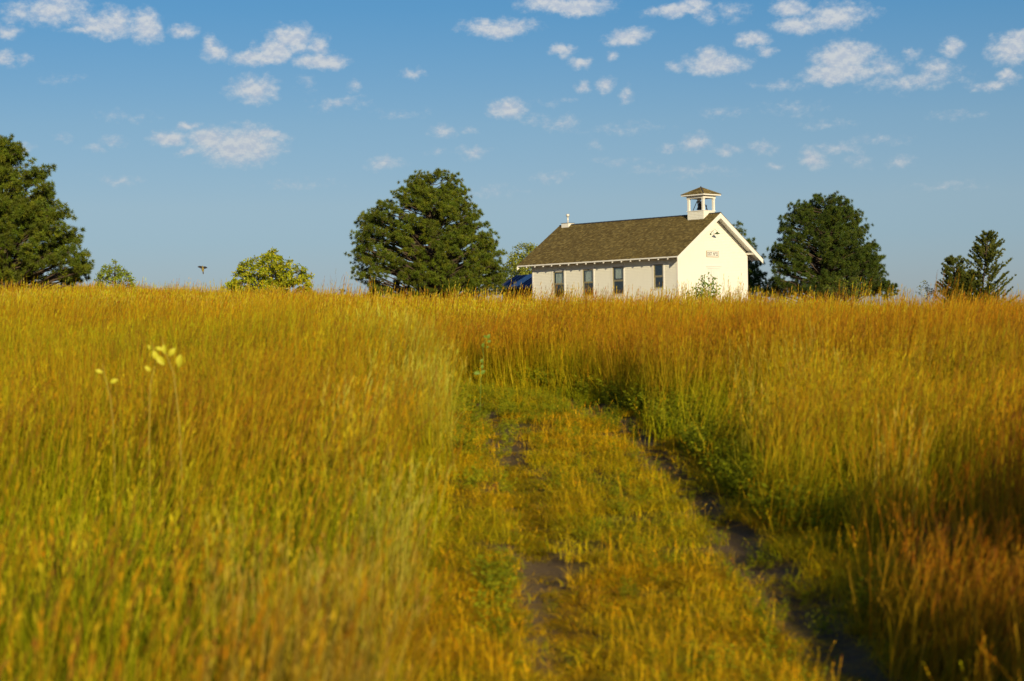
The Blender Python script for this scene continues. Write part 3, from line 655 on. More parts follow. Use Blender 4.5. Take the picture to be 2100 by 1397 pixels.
def tree(name, label, cat, axis, Y, prof, npads, pad_r, per, kind, tones, seed, group=None, trunk_r=.22, inner=.25, up=.25, nlen=.27, lw=.1, fork=False, gap=0, flat=.5):
    if kind == 'pine': inner = .38
    r = np.random.default_rng(seed); rd = random.Random(seed)
    c, rows = profile(axis, prof, Y); x0, y0 = c.x, Y; zg = gz(x0, y0)
    root = empty(name, (x0, y0, zg)); tag(root, label, cat, group)
    zlo, zhi = rows[0, 0], rows[-1, 0]; H = zhi - zg
    lf = lambda z: np.interp(z, rows[:, 0], rows[:, 1]); rf = lambda z: np.interp(z, rows[:, 0], rows[:, 2])
    pads = []; tries = 0
    area = lambda z: max(.15, (lf(z) + rf(z)))
    amax = max(area(z) for z in rows[:, 0])
    while len(pads) < npads and tries < 20000:
        tries += 1; z = rd.uniform(zlo, zhi)
        if rd.random() > area(z) / amax: continue
        ph = rd.uniform(0, 2 * math.pi); cs, sn = math.cos(ph), math.sin(ph)
        side = rf(z) if cs > 0 else lf(z); av = (rf(z) + lf(z)) / 2; ext = abs(cs) * side + (1 - abs(cs)) * av
        ext = max(.05, ext - pad_r * .75)
        k = rd.uniform(.82, 1.0) if rd.random() > inner else rd.uniform(.25, .8)
        p = np.array([cs * ext * k, sn * ext * k, min(z, zhi - pad_r * flat * .8) - zg])
        if any(np.linalg.norm((p - q) * (1, 1, 1.5)) < pad_r * (.95 + gap) for q in pads): 
            if tries < 6000: continue
        pads.append(p)
    # trunk and limbs
    wood = MB(); lean = rd.uniform(-.02, .02)
    tp = [(0, 0, -.3)] + [(lean * H * f + .05 * math.sin(f * 7), .05 * math.cos(f * 6), H * f) for f in (.2, .4, .6, .8, .96)]
    tops = np.array(tp)
    wood.tube(tp, [trunk_r * q for q in (1.2, 1, .8, .6, .35, .08)], 9)
    tr_o = wood.build('trunk', m_bark, root, smooth=True)
    limbs = MB(); Vs = []; Ts = []; Fs = []; off = 0
    for p in pads:
        rad = math.hypot(p[0], p[1]); zs = max(.3, min(H * .93, p[2] - rad * up * rd.uniform(.6, 1.6)))
        s = np.array([np.interp(zs, tops[:, 2], tops[:, 0]), np.interp(zs, tops[:, 2], tops[:, 1]), zs])
        m1 = s + (p - s) * .35 + np.array([0, 0, -.06 * rad]) + r.normal(size=3) * .06; m2 = s + (p - s) * .72 + r.normal(size=3) * .08
        rr = (.010 + .008 * rad * (trunk_r / .2)); limbs.tube([s, m1, m2, p], [rr * 1.3, rr, rr * .7, rr * .3], 5, False)
        n = max(3, int(per * rd.uniform(.7, 1.3)))
        q = r.normal(size=(n, 3)); q = unit(q) * (r.random((n, 1)) ** .4) * pad_r * rd.uniform(.75, 1.2); q[:, 2] *= flat; q[:, 2] += .1 * pad_r
        out = p / (np.linalg.norm(p - np.array([0, 0, p[2]])) + .3); out[2] = 0
        if kind == 'pine':
            ax_ = out * .9 + np.array([0, 0, .6]); ax_ = ax_ / np.linalg.norm(ax_); q = q * .85 + ax_ * (q @ ax_)[:, None] * .9
        C = p + q + out * pad_r * .1
        base_t = np.array(tones)[r.integers(0, len(tones), n)] * r.uniform(.86, 1.18, (n, 1)) * rd.uniform(.85, 1.2)
        if kind == 'pine':
            for ci in C[::3]: limbs.tube([m2 + (p - m2) * rd.random(), (p + ci) / 2 + r.normal(size=3) * .03, ci], [.014, .010, .006], 3, False)
            D = unit(q + out * .3 + np.array([0, 0, .35]) + r.normal(size=(n, 3)) * .1); V_, T_a, F_ = tufts(C, D, nlen, 60, .023, r, 1.5, base_t)
        else:
            for ci in C[::9]: limbs.tube([m2 + (p - m2) * rd.random(), (p + ci) / 2 + r.normal(size=3) * .05, ci], [.010, .007, .004], 3, False)
            V_, T_a, F_ = leaves(C, nlen, lw, r, base_t)
        Vs.append(V_); Ts.append(T_a + off); Fs.append(F_); off += len(V_)
    lo_ = tag(limbs.build('limbs', m_bark, root, smooth=True), kind='stuff')
    me = np_mesh('crown', np.concatenate(Vs), np.concatenate(Ts), m_needle if kind == 'pine' else m_leaf, np.concatenate(Fs))
    co_ = bpy.data.objects.new('crown', me); col.objects.link(co_); co_.parent = root
    return root
PT = [(.11, .16, .010), (.14, .18, .012), (.09, .125, .010), (.17, .19, .012), (.11, .13, .010)]
PD = [(.065, .105, .012), (.085, .125, .012), (.05, .08, .010), (.10, .125, .012)]
tree('pine_tree', 'tall dark pine cut by the left edge of the picture', 'tree', 8, 98, [(285, -5, 26), (310, -40, 45), (335, -70, 85), (370, -90, 108), (410, -110, 125), (445, -130, 150), (480, -150, 160), (520, -170, 185), (560, -185, 188), (585, -180, 176)], 430, .50, 15, 'pine', PT, 11, trunk_r=.3, nlen=.26, gap=-.4)
tree('pine_tree', 'broad round-topped pine left of the schoolhouse', 'tree', 888, 126, [(357, 855, 915), (370, 845, 945), (385, 835, 962), (410, 800, 968), (432, 752, 980), (462, 722, 1000), (500, 717, 1022), (540, 717, 1036), (580, 732, 1038), (612, 752, 1030)], 500, .48, 15, 'pine', PT, 23, trunk_r=.28, nlen=.25, gap=-.4)
tree('pine_tree', 'dark round pine right of the schoolhouse', 'tree', 1702, 148, [(405, 1672, 1722), (418, 1640, 1738), (440, 1612, 1765), (470, 1600, 1785), (500, 1584, 1797), (530, 1580, 1810), (560, 1584, 1806), (580, 1572, 1812), (606, 1560, 1835)], 460, .52, 15, 'pine', PD, 31, trunk_r=.3, nlen=.27, gap=-.4)
tree('pine_tree', 'pine mostly hidden behind the gable end of the schoolhouse', 'tree', 1512, 162, [(462, 1500, 1512), (480, 1480, 1526), (500, 1465, 1545), (520, 1455, 1560), (550, 1445, 1570), (580, 1440, 1575), (606, 1440, 1570)], 170, .56, 12, 'pine', PD, 37, trunk_r=.25, nlen=.3)
tree('pine_tree', 'small low pine at the right foot of the dark round pine', 'tree', 1822, 144, [(578, 1816, 1830), (590, 1806, 1842), (612, 1800, 1856)], 12, .3, 10, 'pine', PD, 41, trunk_r=.08, nlen=.22)
YT = [(.44, .46, .012), (.34, .40, .012), (.56, .50, .015), (.24, .30, .012)]
GT = [(.28, .36, .02), (.36, .40, .025), (.20, .27, .018)]
tree('deciduous_tree', 'spreading yellow-green leafy tree on the hill crest', 'tree', 558, 130, [(512, 522, 560), (524, 518, 586), (545, 488, 622), (560, 472, 640), (580, 458, 650), (603, 452, 662)], 150, .30, 66, 'leaf', YT, 51, trunk_r=.14, nlen=.15, lw=.11, gap=.1, flat=.7, inner=.35)
tree('deciduous_tree', 'small green leafy tree beside the tall left pine', 'tree', 236, 128, [(533, 228, 246), (548, 208, 262), (565, 196, 275), (592, 188, 288)], 44, .27, 55, 'leaf', GT, 53, trunk_r=.1, nlen=.13, lw=.08, gap=.2, flat=.7)
tree('deciduous_tree', 'light green leafy tree peeking past the left end of the schoolhouse roof', 'tree', 1082, 172, [(496, 1068, 1100), (512, 1045, 1110), (535, 1036, 1125), (565, 1034, 1130), (600, 1030, 1135)], 90, .5, 90, 'leaf', [(.30, .33, .03), (.22, .27, .03), (.38, .38, .04)], 57, trunk_r=.14, nlen=.16, lw=.10, gap=.1, flat=.7)
tree('shrub', 'dark green bush between the broad pine and the blue-roofed shed', 'shrub', 1036, 158, [(545, 1036, 1050), (562, 1026, 1062), (600, 1016, 1075)], 22, .4, 80, 'leaf', [(.06, .09, .015), (.09, .12, .02)], 59, trunk_r=.07, nlen=.13, lw=.09, flat=.8)
tree('shrub', 'bright green low bush in front of the dark round pine', 'shrub', 1735, 138, [(566, 1722, 1750), (580, 1690, 1775), (608, 1650, 1800)], 30, .34, 60, 'leaf', [(.12, .16, .015), (.16, .18, .02)], 61, trunk_r=.06, nlen=.13, lw=.08, flat=.7)
tree('shrub', 'low dark bush under the right eave of the schoolhouse', 'shrub', 1560, 150, [(588, 1545, 1575), (600, 1530, 1600), (615, 1530, 1605)], 16, .36, 70, 'leaf', [(.06, .10, .015), (.09, .13, .02)], 67, trunk_r=.06, nlen=.12, lw=.08, flat=.7)
tree('shrub', 'tiny dark treetop just above the grass left of the broad pine', 'shrub', 702, 140, [(594, 694, 708), (604, 690, 712), (615, 688, 716)], 6, .2, 40, 'leaf', [(.06, .09, .015)], 71, trunk_r=.05, nlen=.12, lw=.07)
tree('shrub', 'thin-leaved sapling beside the cedar', 'shrub', 1902, 122, [(572, 1898, 1920), (590, 1880, 1935), (612, 1868, 1940)], 12, .26, 20, 'leaf', [(.14, .16, .03), (.20, .20, .05)], 73, trunk_r=.04, nlen=.11, lw=.07, flat=.9)

def shade_bush(x0, y0, rad, hgt, n_, label, seed):  # bush added out of view only to throw shade on the near grass
    r = np.random.default_rng(seed); rd = random.Random(seed); zg = gz(x0, y0)
    root = empty('shrub', (x0, y0, zg)); tag(root, label, 'shrub')
    st = MB(); Vs, Ts, Fs, off = [], [], [], 0
    for k in range(n_):
        ph = rd.uniform(0, 6.28); el_ = rd.uniform(.1, 1.5); q = rd.uniform(.6, 1)
        e = np.array([rad * math.cos(ph) * math.cos(el_ * .8) * q, rad * math.sin(ph) * math.cos(el_ * .8) * q, .3 + hgt * math.sin(el_) * q])
        st.tube([(e[0] * .05, e[1] * .05, -.2), e * .5 + np.array([0, 0, .3]), e], [.04, .025, .008], 5, False)
        n = 130; q_ = unit(r.normal(size=(n, 3))) * (r.random((n, 1)) ** .4) * .55; tone = np.array([(.10, .13, .012), (.14, .16, .015)])[r.integers(0, 2, n)]
        V_, T_a, F_ = leaves(e + q_, .13, .08, r, tone, .3); Vs.append(V_); Ts.append(T_a + off); Fs.append(F_); off += len(V_)
    tag(st.build('stem', m_bark, root, smooth=True), kind='stuff')
    me = np_mesh('crown', np.concatenate(Vs), np.concatenate(Ts), m_leaf, np.concatenate(Fs)); o = bpy.data.objects.new('crown', me); col.objects.link(o); o.parent = root
shade_bush(7.9, -1.5, 2.7, 5.2, 150, 'added tall leafy bush, unseen at right, put there to shade the grass beside the track', 95)
shade_bush(5.9, -1.3, 1.0, 3.2, 60, 'added lower leafy bush, unseen at right, put there to shade the grass near the right rut', 96)

def cedar():
    r = np.random.default_rng(81); rd = random.Random(81); Y = 120
    c = at(1995, 620, Y); zg = gz(c.x, Y); root = empty('cedar_tree', (c.x, Y, zg)); tag(root, 'pointed cedar with two leaders and upswept branches at far right', 'tree')
    Vs, Ts, Fs, off = [], [], [], 0; trunk = MB(); limbs = MB()
    for (bx, tx, ty, wl, wr, seed) in ((2004, 2027, 477, 66, 80, 1), (1974, 1953, 527, 52, 62, 2), (1988, 1984, 560, 60, 60, 3)):
        b0 = np.array(at(bx, 625, Y)); b0 -= np.array([c.x, Y, zg]); b0[2] = -.3; t0 = np.array(at(tx, ty, Y)) - np.array([c.x, Y, zg]); H = t0[2]
        trunk.tube([b0, b0 + (t0 - b0) * .5 + np.array([-.08, 0, 0]), b0 + (t0 - b0) * .97], [.11, .06, .012], 7)
        mpp = Y / FPX
        for k in range(150):
            f = rd.random() ** .8 * .97; ph = rd.uniform(0, 2 * math.pi); cs, sn = math.cos(ph), math.sin(ph)
            w = (wr if cs > 0 else wl) * mpp * (1 - f) ** .7 * rd.uniform(.6, 1.35) + .16
            s = b0 + (t0 - b0) * f; s[2] = max(s[2], .1)
            e = s + np.array([cs * w, sn * w * .9, w * rd.uniform(.35, .75) + .08])
            m1 = s + (e - s) * .5 + np.array([0, 0, -.10 * w]); limbs.tube([s, m1, e], [.02, .013, .005], 4, False)
            n = int(8 + w * 22); ff = r.uniform(.2, 1.02, n)[:, None]
            C = np.where(ff < .5, s + (m1 - s) * ff * 2, m1 + (e - m1) * (ff - .5) * 2) + r.normal(size=(n, 3)) * (.07 * (1.2 - ff))
            D = unit(np.tile(unit((e - m1)[None, :]), (n, 1)) + np.array([0, 0, .35]) + r.normal(size=(n, 3)) * .25)
            tone = np.array([(.07, .095, .014), (.10, .12, .016), (.14, .15, .02)])[r.integers(0, 3, n)] * r.uniform(.8, 1.2, (n, 1))
            V_, T_a, F_ = tufts(C, D, .20, 12, .04, r, .55, tone); Vs.append(V_); Ts.append(T_a + off); Fs.append(F_); off += len(V_)
        n = 20; ff = np.linspace(.75, 1, n)[:, None]; C = b0 + (t0 - b0) * ff; D = unit(np.tile(unit((t0 - b0)[None, :]), (n, 1)) + r.normal(size=(n, 3)) * .2)
        V_, T_a, F_ = tufts(C, D, .22, 9, .03, r, .4, np.tile([(.08, .09, .02)], (n, 1))); Vs.append(V_); Ts.append(T_a + off); Fs.append(F_); off += len(V_)
    trunk.build('trunk', m_bark, root, smooth=True); tag(limbs.build('limbs', m_bark, root, smooth=True), kind='stuff')
    me = np_mesh('crown', np.concatenate(Vs), np.concatenate(Ts), m_needle, np.concatenate(Fs)); o = bpy.data.objects.new('crown', me); col.objects.link(o); o.parent = root
cedar()

def bare_twigs(px, py, Y, h, label):
    root_p = at(px, py, Y); rd = random.Random(int(px)); mb = MB(); z0 = gz(root_p.x, Y)
    def br(p, d, l, r_, k):
        q = p + d * l; mb.tube([p, p + d * l * .5 + Vector((rd.uniform(-.02, .02), 0, 0)), q], [r_, r_ * .8, r_ * .5], 4, False)
        if k:
            for _ in range(rd.choice((2, 3))): br(p + d * l * rd.uniform(.5, 1), (d + Vector((rd.uniform(-.6, .6), rd.uniform(-.6, .6), rd.uniform(-.1, .5)))).normalized(), l * .6, r_ * .55, k - 1)
    br(Vector((0, 0, -.1)), Vector((.05, 0, 1)), h * .55, .025, 4)
    o = mb.build('bare_bush', mat_plain('grey_twigs', (.22, .17, .12), .9, .2, 8)); o.location = (root_p.x, Y, z0); tag(o, label, 'shrub')
bare_twigs(1912, 600, 124, 2.1, 'leafless twiggy bush between the round pine and the cedar')

# sapling in front of the gable wall, and the stake beside it
def sapling():
    Y = 127.5; p = at(1446, 625, Y); zg = gz(p.x, Y); r = np.random.default_rng(91); rd = random.Random(91)
    root = empty('sapling', (p.x, Y, zg)); tag(root, 'thin sparse-leaved sapling in front of the white gable wall', 'shrub')
    st = MB(); Vs, Ts, Fs, off = [], [], [], 0; mpp = Y / FPX
    ztop = at(1460, 547, Y).z - zg
    for k in range(60):
        px = rd.gauss(1449, 22); px = min(1492, max(1400, px)); fr_ = 1 - abs(px - 1455) / 62; top = ztop * rd.uniform(.45, .62 + .38 * max(0, fr_))
        x = (px - 1446) * mpp; e = Vector((x, rd.uniform(-.7, .7), top)); s = Vector((x * .15, 0, -.1)); m1 = s + (e - s) * .5 + Vector((x * .15, 0, .15))
        st.tube([s, m1, e], [.012, .008, .003], 4, False)
        n = rd.randint(30, 46); ff = r.uniform(.30, 1, n)[:, None] ** 1.0
        C = np.where(ff < .5, np.array(s) + (np.array(m1) - np.array(s)) * ff * 2, np.array(m1) + (np.array(e) - np.array(m1)) * (ff - .5) * 2) + r.normal(size=(n, 3)) * .09
        keep = r.random(n) < np.clip(1.45 - C[:, 2] / ztop * 1.25, .16, 1); C = C[keep]; n = len(C)
        if n == 0: continue
        tone = np.array([(.20, .34, .015), (.28, .38, .02), (.12, .22, .012)])[r.integers(0, 3, n)]
        V_, T_a, F_ = leaves(C, .18, .11, r, tone, .6); Vs.append(V_); Ts.append(T_a + off); Fs.append(F_); off += len(V_)
    st.build('stem', mat_plain('green_stem', (.20, .17, .08), .8, .2, 8), root)
    me = np_mesh('foliage', np.concatenate(Vs), np.concatenate(Ts), m_leaf, np.concatenate(Fs)); o = bpy.data.objects.new('foliage', me); col.objects.link(o); o.parent = root
sapling()
pp = at(1498, 630, 128.5); zg = gz(pp.x, pp.y); top = at(1498, 599, 128.5).z
mb = MB(); mb.tube([(0, 0, -.3), (.01, 0, (top - zg) * .5), (-.01, 0, top - zg)], [.075, .065, .05], 8); st_ = mb.build('wooden_post', m_wood); st_.location = (pp.x, pp.y, zg)
tag(st_, 'short orange-brown wooden post standing in grass before the white gable', 'post')

# ------------------------------------------------------------------ bird
def bird():
    p = at(416, 553, 84); m_b = mat_plain('brown_feathers', (.06, .035, .02), .8, .3, 30); m_y = mat_plain('yellow_breast_feathers', (.26, .20, .05), .8, .25, 30); m_w = mat_plain('dark_wing_feathers', (.03, .025, .025), .8, .3, 30)
    k = 1.0
    b_ = MB(); b_.cur = (1, 1, 1)
    b_.lathe([(.0, -.125), (.02, -.11), (.042, -.06), (.055, 0), (.055, .05), (.04, .085), (.032, .10), (.036, .125), (.028, .15), (.010, .16), (.004, .18), (0, .185)], (0, 0, 0), 12)
    root = b_.build('bird', m_y, smooth=True); root.location = p; root.rotation_euler = (R(-16), R(4), R(40)); tag(root, 'small yellow-breasted bird with dark spread wings hovering over the grass', 'bird')
    for s in (-1, 1):
        w = MB(); pts = [(0, .045), (.05, .07), (.12, .075), (.19, .05), (.245, .0), (.18, -.015), (.11, -.035), (.04, -.04)]
        for i in range(1, len(pts) - 1):
            A, B_, C_ = pts[0], pts[i], pts[i + 1]
            for dz in (.006, -.006): w.quad(*[(s * q[0], dz - .02 + q[0] * .12, .06 + q[1] + q[0] * .15) for q in (A, B_, C_)])
        for i in range(len(pts)):
            A, B_ = pts[i], pts[(i + 1) % len(pts)]; w.quad(*[(s * q[0], dz - .02 + q[0] * .12, .06 + q[1] + q[0] * .15) for q, dz in ((A, .006), (B_, .006), (B_, -.006), (A, -.006))])
        w.build('wing', m_w, root)
    t = MB(); t.hexa([(-.018, -.006, -.20), (.018, -.006, -.20), (.018, .006, -.20), (-.018, .006, -.20), (-.028, -.006, -.07), (.028, -.006, -.07), (.028, .006, -.07), (-.028, .006, -.07)]); t.build('tail', m_b, root)
bird()

# ------------------------------------------------------------------ forbs in the near field
m_stalk = mat_plain('pale_stalk', (.33, .25, .02), .6, .15, 12); m_pale = mat_plain('pale_leaf', (.50, .47, .02), .6, .2, 14); m_gleaf = mat_plain('green_leaf', (.14, .22, .015), .6, .2, 14)
def leaf_mesh(L, W, fold=.25):
    mb = MB(); P_ = [(0, 0, 0)]; n = 5; prev = None
    for i in range(n + 1):
        f = i / n; w = W * math.sin(math.pi * min(1, f * .92 + .06)) * .5; z = .12 * L * math.sin(f * 2.4)
        cur = ((-w, f * L, z + w * fold), (0, f * L, z), (w, f * L, z + w * fold))
        if prev: mb.quad(prev[0], prev[1], cur[1], cur[0]); mb.quad(prev[1], prev[2], cur[2], cur[1])
        prev = cur
    return mb
def forb(name, label, cat, stem_px, Y, leaves_px, mst, mlf, L, W, r0=.0048, group=None):
    pts = [at(x, y, Y) for x, y in stem_px]; f = pts[0]; zg = gz(f.x, Y); root = empty(name, (f.x, Y, zg)); tag(root, label, cat, group)
    o0 = Vector((f.x, Y, zg)); rd = random.Random(int(f.x * 100)); q = [Vector((0, 0, -.03))] + [p - o0 for p in pts if p.z - zg > .05]
    mb = MB(); mb.tube(q, [r0 * (1.15 - .65 * i / (len(q) - 1)) for i in range(len(q))], 7); mb.build('stem', mst, root, smooth=True)
    base = leaf_mesh(L, W)
    me0 = None
    for (x, y, a, sc_) in leaves_px:
        p = at(x, y, Y) - o0; o = base.build('leaf', mlf, root, smooth=True) if me0 is None else bpy.data.objects.new('leaf', me0)
        if me0 is None: me0 = o.data
        else: col.objects.link(o); o.parent = root
        # leaf starts at the stem nearest to its centre
        d = Vector((math.sin(R(a)), rd.uniform(-.25, .25), math.cos(R(a)))).normalized(); o.location = p - d * L * sc_ * .5
        zz = Vector((rd.uniform(-.5, .5), -1, rd.uniform(-.3, .5))); zz = (zz - d * zz.dot(d)).normalized(); xx = d.cross(zz); o.rotation_euler = Matrix(((xx.x, d.x, zz.x), (xx.y, d.y, zz.y), (xx.z, d.z, zz.z))).to_euler(); o.scale = (sc_,) * 3
forb('milkweed', 'pale yellow milkweed, the tallest of the three left of the track, with four big leaves', 'plant', [(372, 960), (368, 870), (362, 815), (356, 765), (344, 735), (336, 712), (333, 692)], 15.5,
     [(338, 716, -5, .9), (354, 722, 40, .9), (330, 738, -35, 1.1), (370, 740, 12, 1.25), (326, 716, -70, .7), (318, 728, -20, .9)], m_stalk, m_pale, .085, .05, .0055)
forb('milkweed', 'short pale yellow milkweed with a kinked stem, close beside the tallest one', 'plant', [(306, 920), (307, 830), (308, 790), (316, 756), (320, 735), (314, 712), (309, 700)], 15.7, [(307, 712, -20, .6), (303, 756, -50, .8)], m_stalk, m_pale, .075, .04)
forb('milkweed', 'pale yellow milkweed with bare leaning stem, leftmost of the three', 'plant', [(235, 960), (232, 865), (226, 815), (217, 778), (212, 758), (210, 745)], 15.2, [(203, 762, -70, .7), (234, 782, 70, .8)], m_stalk, m_pale, .08, .045)
forb('climbing_weed', 'thin green weed with small round leaves at the head of the track', 'plant', [(985, 830), (986, 775), (992, 735), (990, 712), (998, 690)], 29,
     [(1002, 690, 30, 1), (1003, 700, 70, .8), (995, 690, -40, .7), (991, 708, 10, .9), (988, 740, 20, .8), (980, 764, -60, 1), (991, 764, 50, 1.1), (976, 766, -80, .9), (989, 752, 10, .8), (1000, 712, 60, .5)], m_gleaf, m_gleaf, .075, .055, .005)
forb('green_weed', 'leafy green weed standing in grass, nearer the schoolhouse of the two right of the track', 'plant', [(1526, 850), (1526, 790), (1524, 755), (1524, 722)], 31,
     [(1518, 735, -35, 1), (1530, 735, 35, 1), (1519, 750, -45, 1), (1531, 752, 45, 1), (1517, 765, -50, 1), (1533, 768, 50, 1), (1524, 722, 0, 1), (1518, 780, -50, 1)], m_gleaf, m_gleaf, .12, .03, .006)
forb('green_weed', 'broad-leaved green weed standing in grass far right of the track', 'plant', [(1790, 870), (1790, 820), (1789, 785), (1788, 755)], 25,
     [(1780, 775, -30, 1), (1797, 780, 30, 1.1), (1782, 795, -40, 1.2), (1799, 800, 40, 1.1), (1788, 762, 5, 1), (1784, 812, -40, 1), (1795, 815, 35, 1)], m_gleaf, m_gleaf, .13, .05, .006)

# ------------------------------------------------------------------ grass
m_grass = mat_tone('grass_blades', rough=.75, translucent=.30, inst=True, spec=.06)
class Clump:
    def __init__(s, seed): s.V = []; s.T = []; s.C = []; s.r = random.Random(seed)
    def strip(s, pts, widths, wd, cols):
        k = len(s.V)
        for p, w in zip(pts, widths): s.V.append(tuple(p - wd * w)); s.V.append(tuple(p + wd * w))
        for i in range(len(pts) - 1):
            a = k + 2 * i; s.T += [(a, a + 1, a + 3), (a, a + 3, a + 2)]; s.C += [cols[i]] * 2
    def spike(s, p, d, L, w, c):
        side = d.cross(Vector((s.r.gauss(0, 1), s.r.gauss(0, 1), s.r.gauss(0, 1)))).normalized() * w * .5; k = len(s.V)
        s.V += [tuple(p), tuple(p + d * L * .5 + side), tuple(p + d * L), tuple(p + d * L * .5 - side)]; s.T += [(k, k + 1, k + 2), (k, k + 2, k + 3)]; s.C += [c, c]
    def culm(s, b, h, lean, az, w, cb, ct, head, chead, hl=.16, nh=7, hw=.006):
        r = s.r; d = Vector((math.cos(az), math.sin(az), 0)); wd = Vector((math.cos(az + r.uniform(.6, 2.5)), math.sin(az + r.uniform(.6, 2.5)), 0)).normalized()
        pts = [b + Vector((0, 0, h * f)) + d * (lean * h * f ** 1.8) for f in (0, .35, .7, 1)]
        mixc = lambda f: tuple(a + (c_ - a) * f for a, c_ in zip(cb, ct))
        s.strip(pts, [w * .5, w * .5, w * .42, w * .25], wd, [mixc(.1), mixc(.5), mixc(.95)])
        if head:
            dd = (pts[3] - pts[2]).normalized()
            for k in range(nh):
                f = 1 - hl * (k / nh); p = pts[2] + (pts[3] - pts[2]) * min(1.05, max(0, (f - .7) / .3))
                e = (dd + Vector((r.gauss(0, .17), r.gauss(0, .17), r.uniform(-.05, .1)))).normalized(); cc = tuple(x * r.uniform(.8, 1.2) for x in chead)
                s.spike(p, e, h * r.uniform(.045, .08), hw * r.uniform(.8, 1.5), cc)
    def blade(s, b, h, lean, az, w, c):
        r = s.r; d = Vector((math.cos(az), math.sin(az), 0)); wd = Vector((-d.y, d.x, 0)); wd = (wd + Vector((r.uniform(-.5, .5), r.uniform(-.5, .5), 0))).normalized()
        pts = [b + Vector((0, 0, h * (f - .35 * lean * f ** 3))) + d * (lean * h * f * f) for f in (0, .35, .7, 1)]
        s.strip(pts, [w * .4, w * .5, w * .35, w * .03], wd, [c, tuple(x * 1.03 for x in c), tuple(x * 1.06 for x in c)])
    def build(s, name): return np_mesh(name, np.array(s.V), np.array(s.T), m_grass, np.array(s.C))
COP = [(.50, .25, .006), (.54, .31, .008), (.40, .18, .010), (.58, .38, .015), (.28, .12, .016)]
STR = [(.50, .35, .008), (.42, .31, .008), (.58, .42, .02)]
GRN = [(.24, .24, .004), (.32, .30, .004), (.17, .18, .004), (.42, .36, .006)]
PAL = [(.56, .40, .045), (.46, .33, .03), (.60, .45, .07)]
SHT = [(.38, .33, .006), (.48, .38, .008), (.24, .26, .006), (.54, .38, .012), (.28, .20, .012)]
WED = [(.24, .27, .010), (.30, .30, .012), (.17, .20, .010)]
def coll(name): return bpy.data.collections.new(name)
c_tall = coll('tall_grass_clumps'); c_short = coll('short_grass_clumps'); c_weed = coll('weed_clumps')
def add(cn, k, clump, nm):
    me = clump.build(nm); o = bpy.data.objects.new('%s_%02d' % (nm, k), me); cn.objects.link(o)
k = 0
def rv(r, R_): a = r.uniform(0, 6.283); d = R_ * math.sqrt(r.random()); return Vector((d * math.cos(a), d * math.sin(a), 0))
WIND = 0.15  # azimuth the stems lean to (towards +X)
for i in range(8):      # 0-7 near tall
    c_ = Clump(100 + i); r = c_.r
    for _ in range(34):
        red = r.random() < .62; c_.culm(rv(r, .30), r.uniform(.75, 1.15), r.uniform(.04, .30), WIND + r.gauss(0, .9), r.uniform(.0035, .006), r.choice(GRN if r.random() < .6 else STR), r.choice(COP if red else STR), True, r.choice(COP[:1] + COP[2:]), r.uniform(.16, .32), 7, .0036)
    for _ in range(34): c_.blade(rv(r, .30), r.uniform(.35, .85), r.uniform(.1, .7), WIND + r.gauss(0, 1.4), r.uniform(.006, .011), r.choice(GRN + STR + COP[:2]))
    add(c_tall, k, c_, 'grass_clump'); k += 1
for i in range(6):      # 8-13 far tall
    c_ = Clump(200 + i); r = c_.r
    for _ in range(22): c_.culm(rv(r, .38), r.uniform(.75, 1.2), r.uniform(.06, .32), WIND + r.gauss(0, .8), r.uniform(.008, .013), r.choice(GRN + STR), r.choice(COP + COP + STR), True, r.choice(COP + STR + [(.60, .40, .06)]), r.uniform(.2, .34), 5, .012)
    for _ in range(14): c_.blade(rv(r, .38), r.uniform(.4, .85), r.uniform(.1, .5), WIND + r.gauss(0, 1.2), r.uniform(.014, .022), r.choice(GRN + STR + COP))
    add(c_tall, k, c_, 'grass_clump'); k += 1
for i in range(4):      # 14-17 pale dry
    c_ = Clump(300 + i); r = c_.r
    for _ in range(46): c_.culm(rv(r, .22), r.uniform(.6, 1.1), r.uniform(.02, .22), WIND + r.gauss(0, 1.6), r.uniform(.003, .0055), r.choice(PAL), r.choice(PAL), r.random() < .5, r.choice(PAL), .15, 5, .006)
    for _ in range(30): c_.blade(rv(r, .24), r.uniform(.25, .7), r.uniform(.2, 1.0), r.uniform(0, 6.28), r.uniform(.004, .008), r.choice(PAL + STR))
    add(c_tall, k, c_, 'grass_clump'); k += 1
for i in range(4):      # 18-21 green-yellow mid height, few heads
    c_ = Clump(350 + i); r = c_.r
    for _ in range(60): c_.blade(rv(r, .28), r.uniform(.35, .8), r.uniform(.1, .8), WIND + r.gauss(0, 1.6), r.uniform(.006, .012), r.choice(GRN + GRN + STR))
    for _ in range(8): c_.culm(rv(r, .28), r.uniform(.8, 1.1), r.uniform(.04, .3), WIND + r.gauss(0, .9), .005, r.choice(GRN), r.choice(COP + STR), True, r.choice(COP), .2, 7, .008)
    add(c_tall, k, c_, 'grass_clump'); k += 1
k = 0
for i in range(8):      # short
    c_ = Clump(400 + i); r = c_.r
    for _ in range(90): c_.blade(rv(r, .20), r.uniform(.06, .20), r.uniform(.7, 2.2), r.uniform(0, 6.28), r.uniform(.004, .008), r.choice(SHT))
    for _ in range(r.choice((0, 0, 2, 4))): c_.culm(rv(r, .2), r.uniform(.16, .34), r.uniform(.1, .5), r.uniform(0, 6.28), .003, r.choice(SHT), r.choice(STR + COP[:2]), True, r.choice(STR + COP[:2]), .3, 5, .005)
    add(c_short, k, c_, 'short_grass_clump'); k += 1
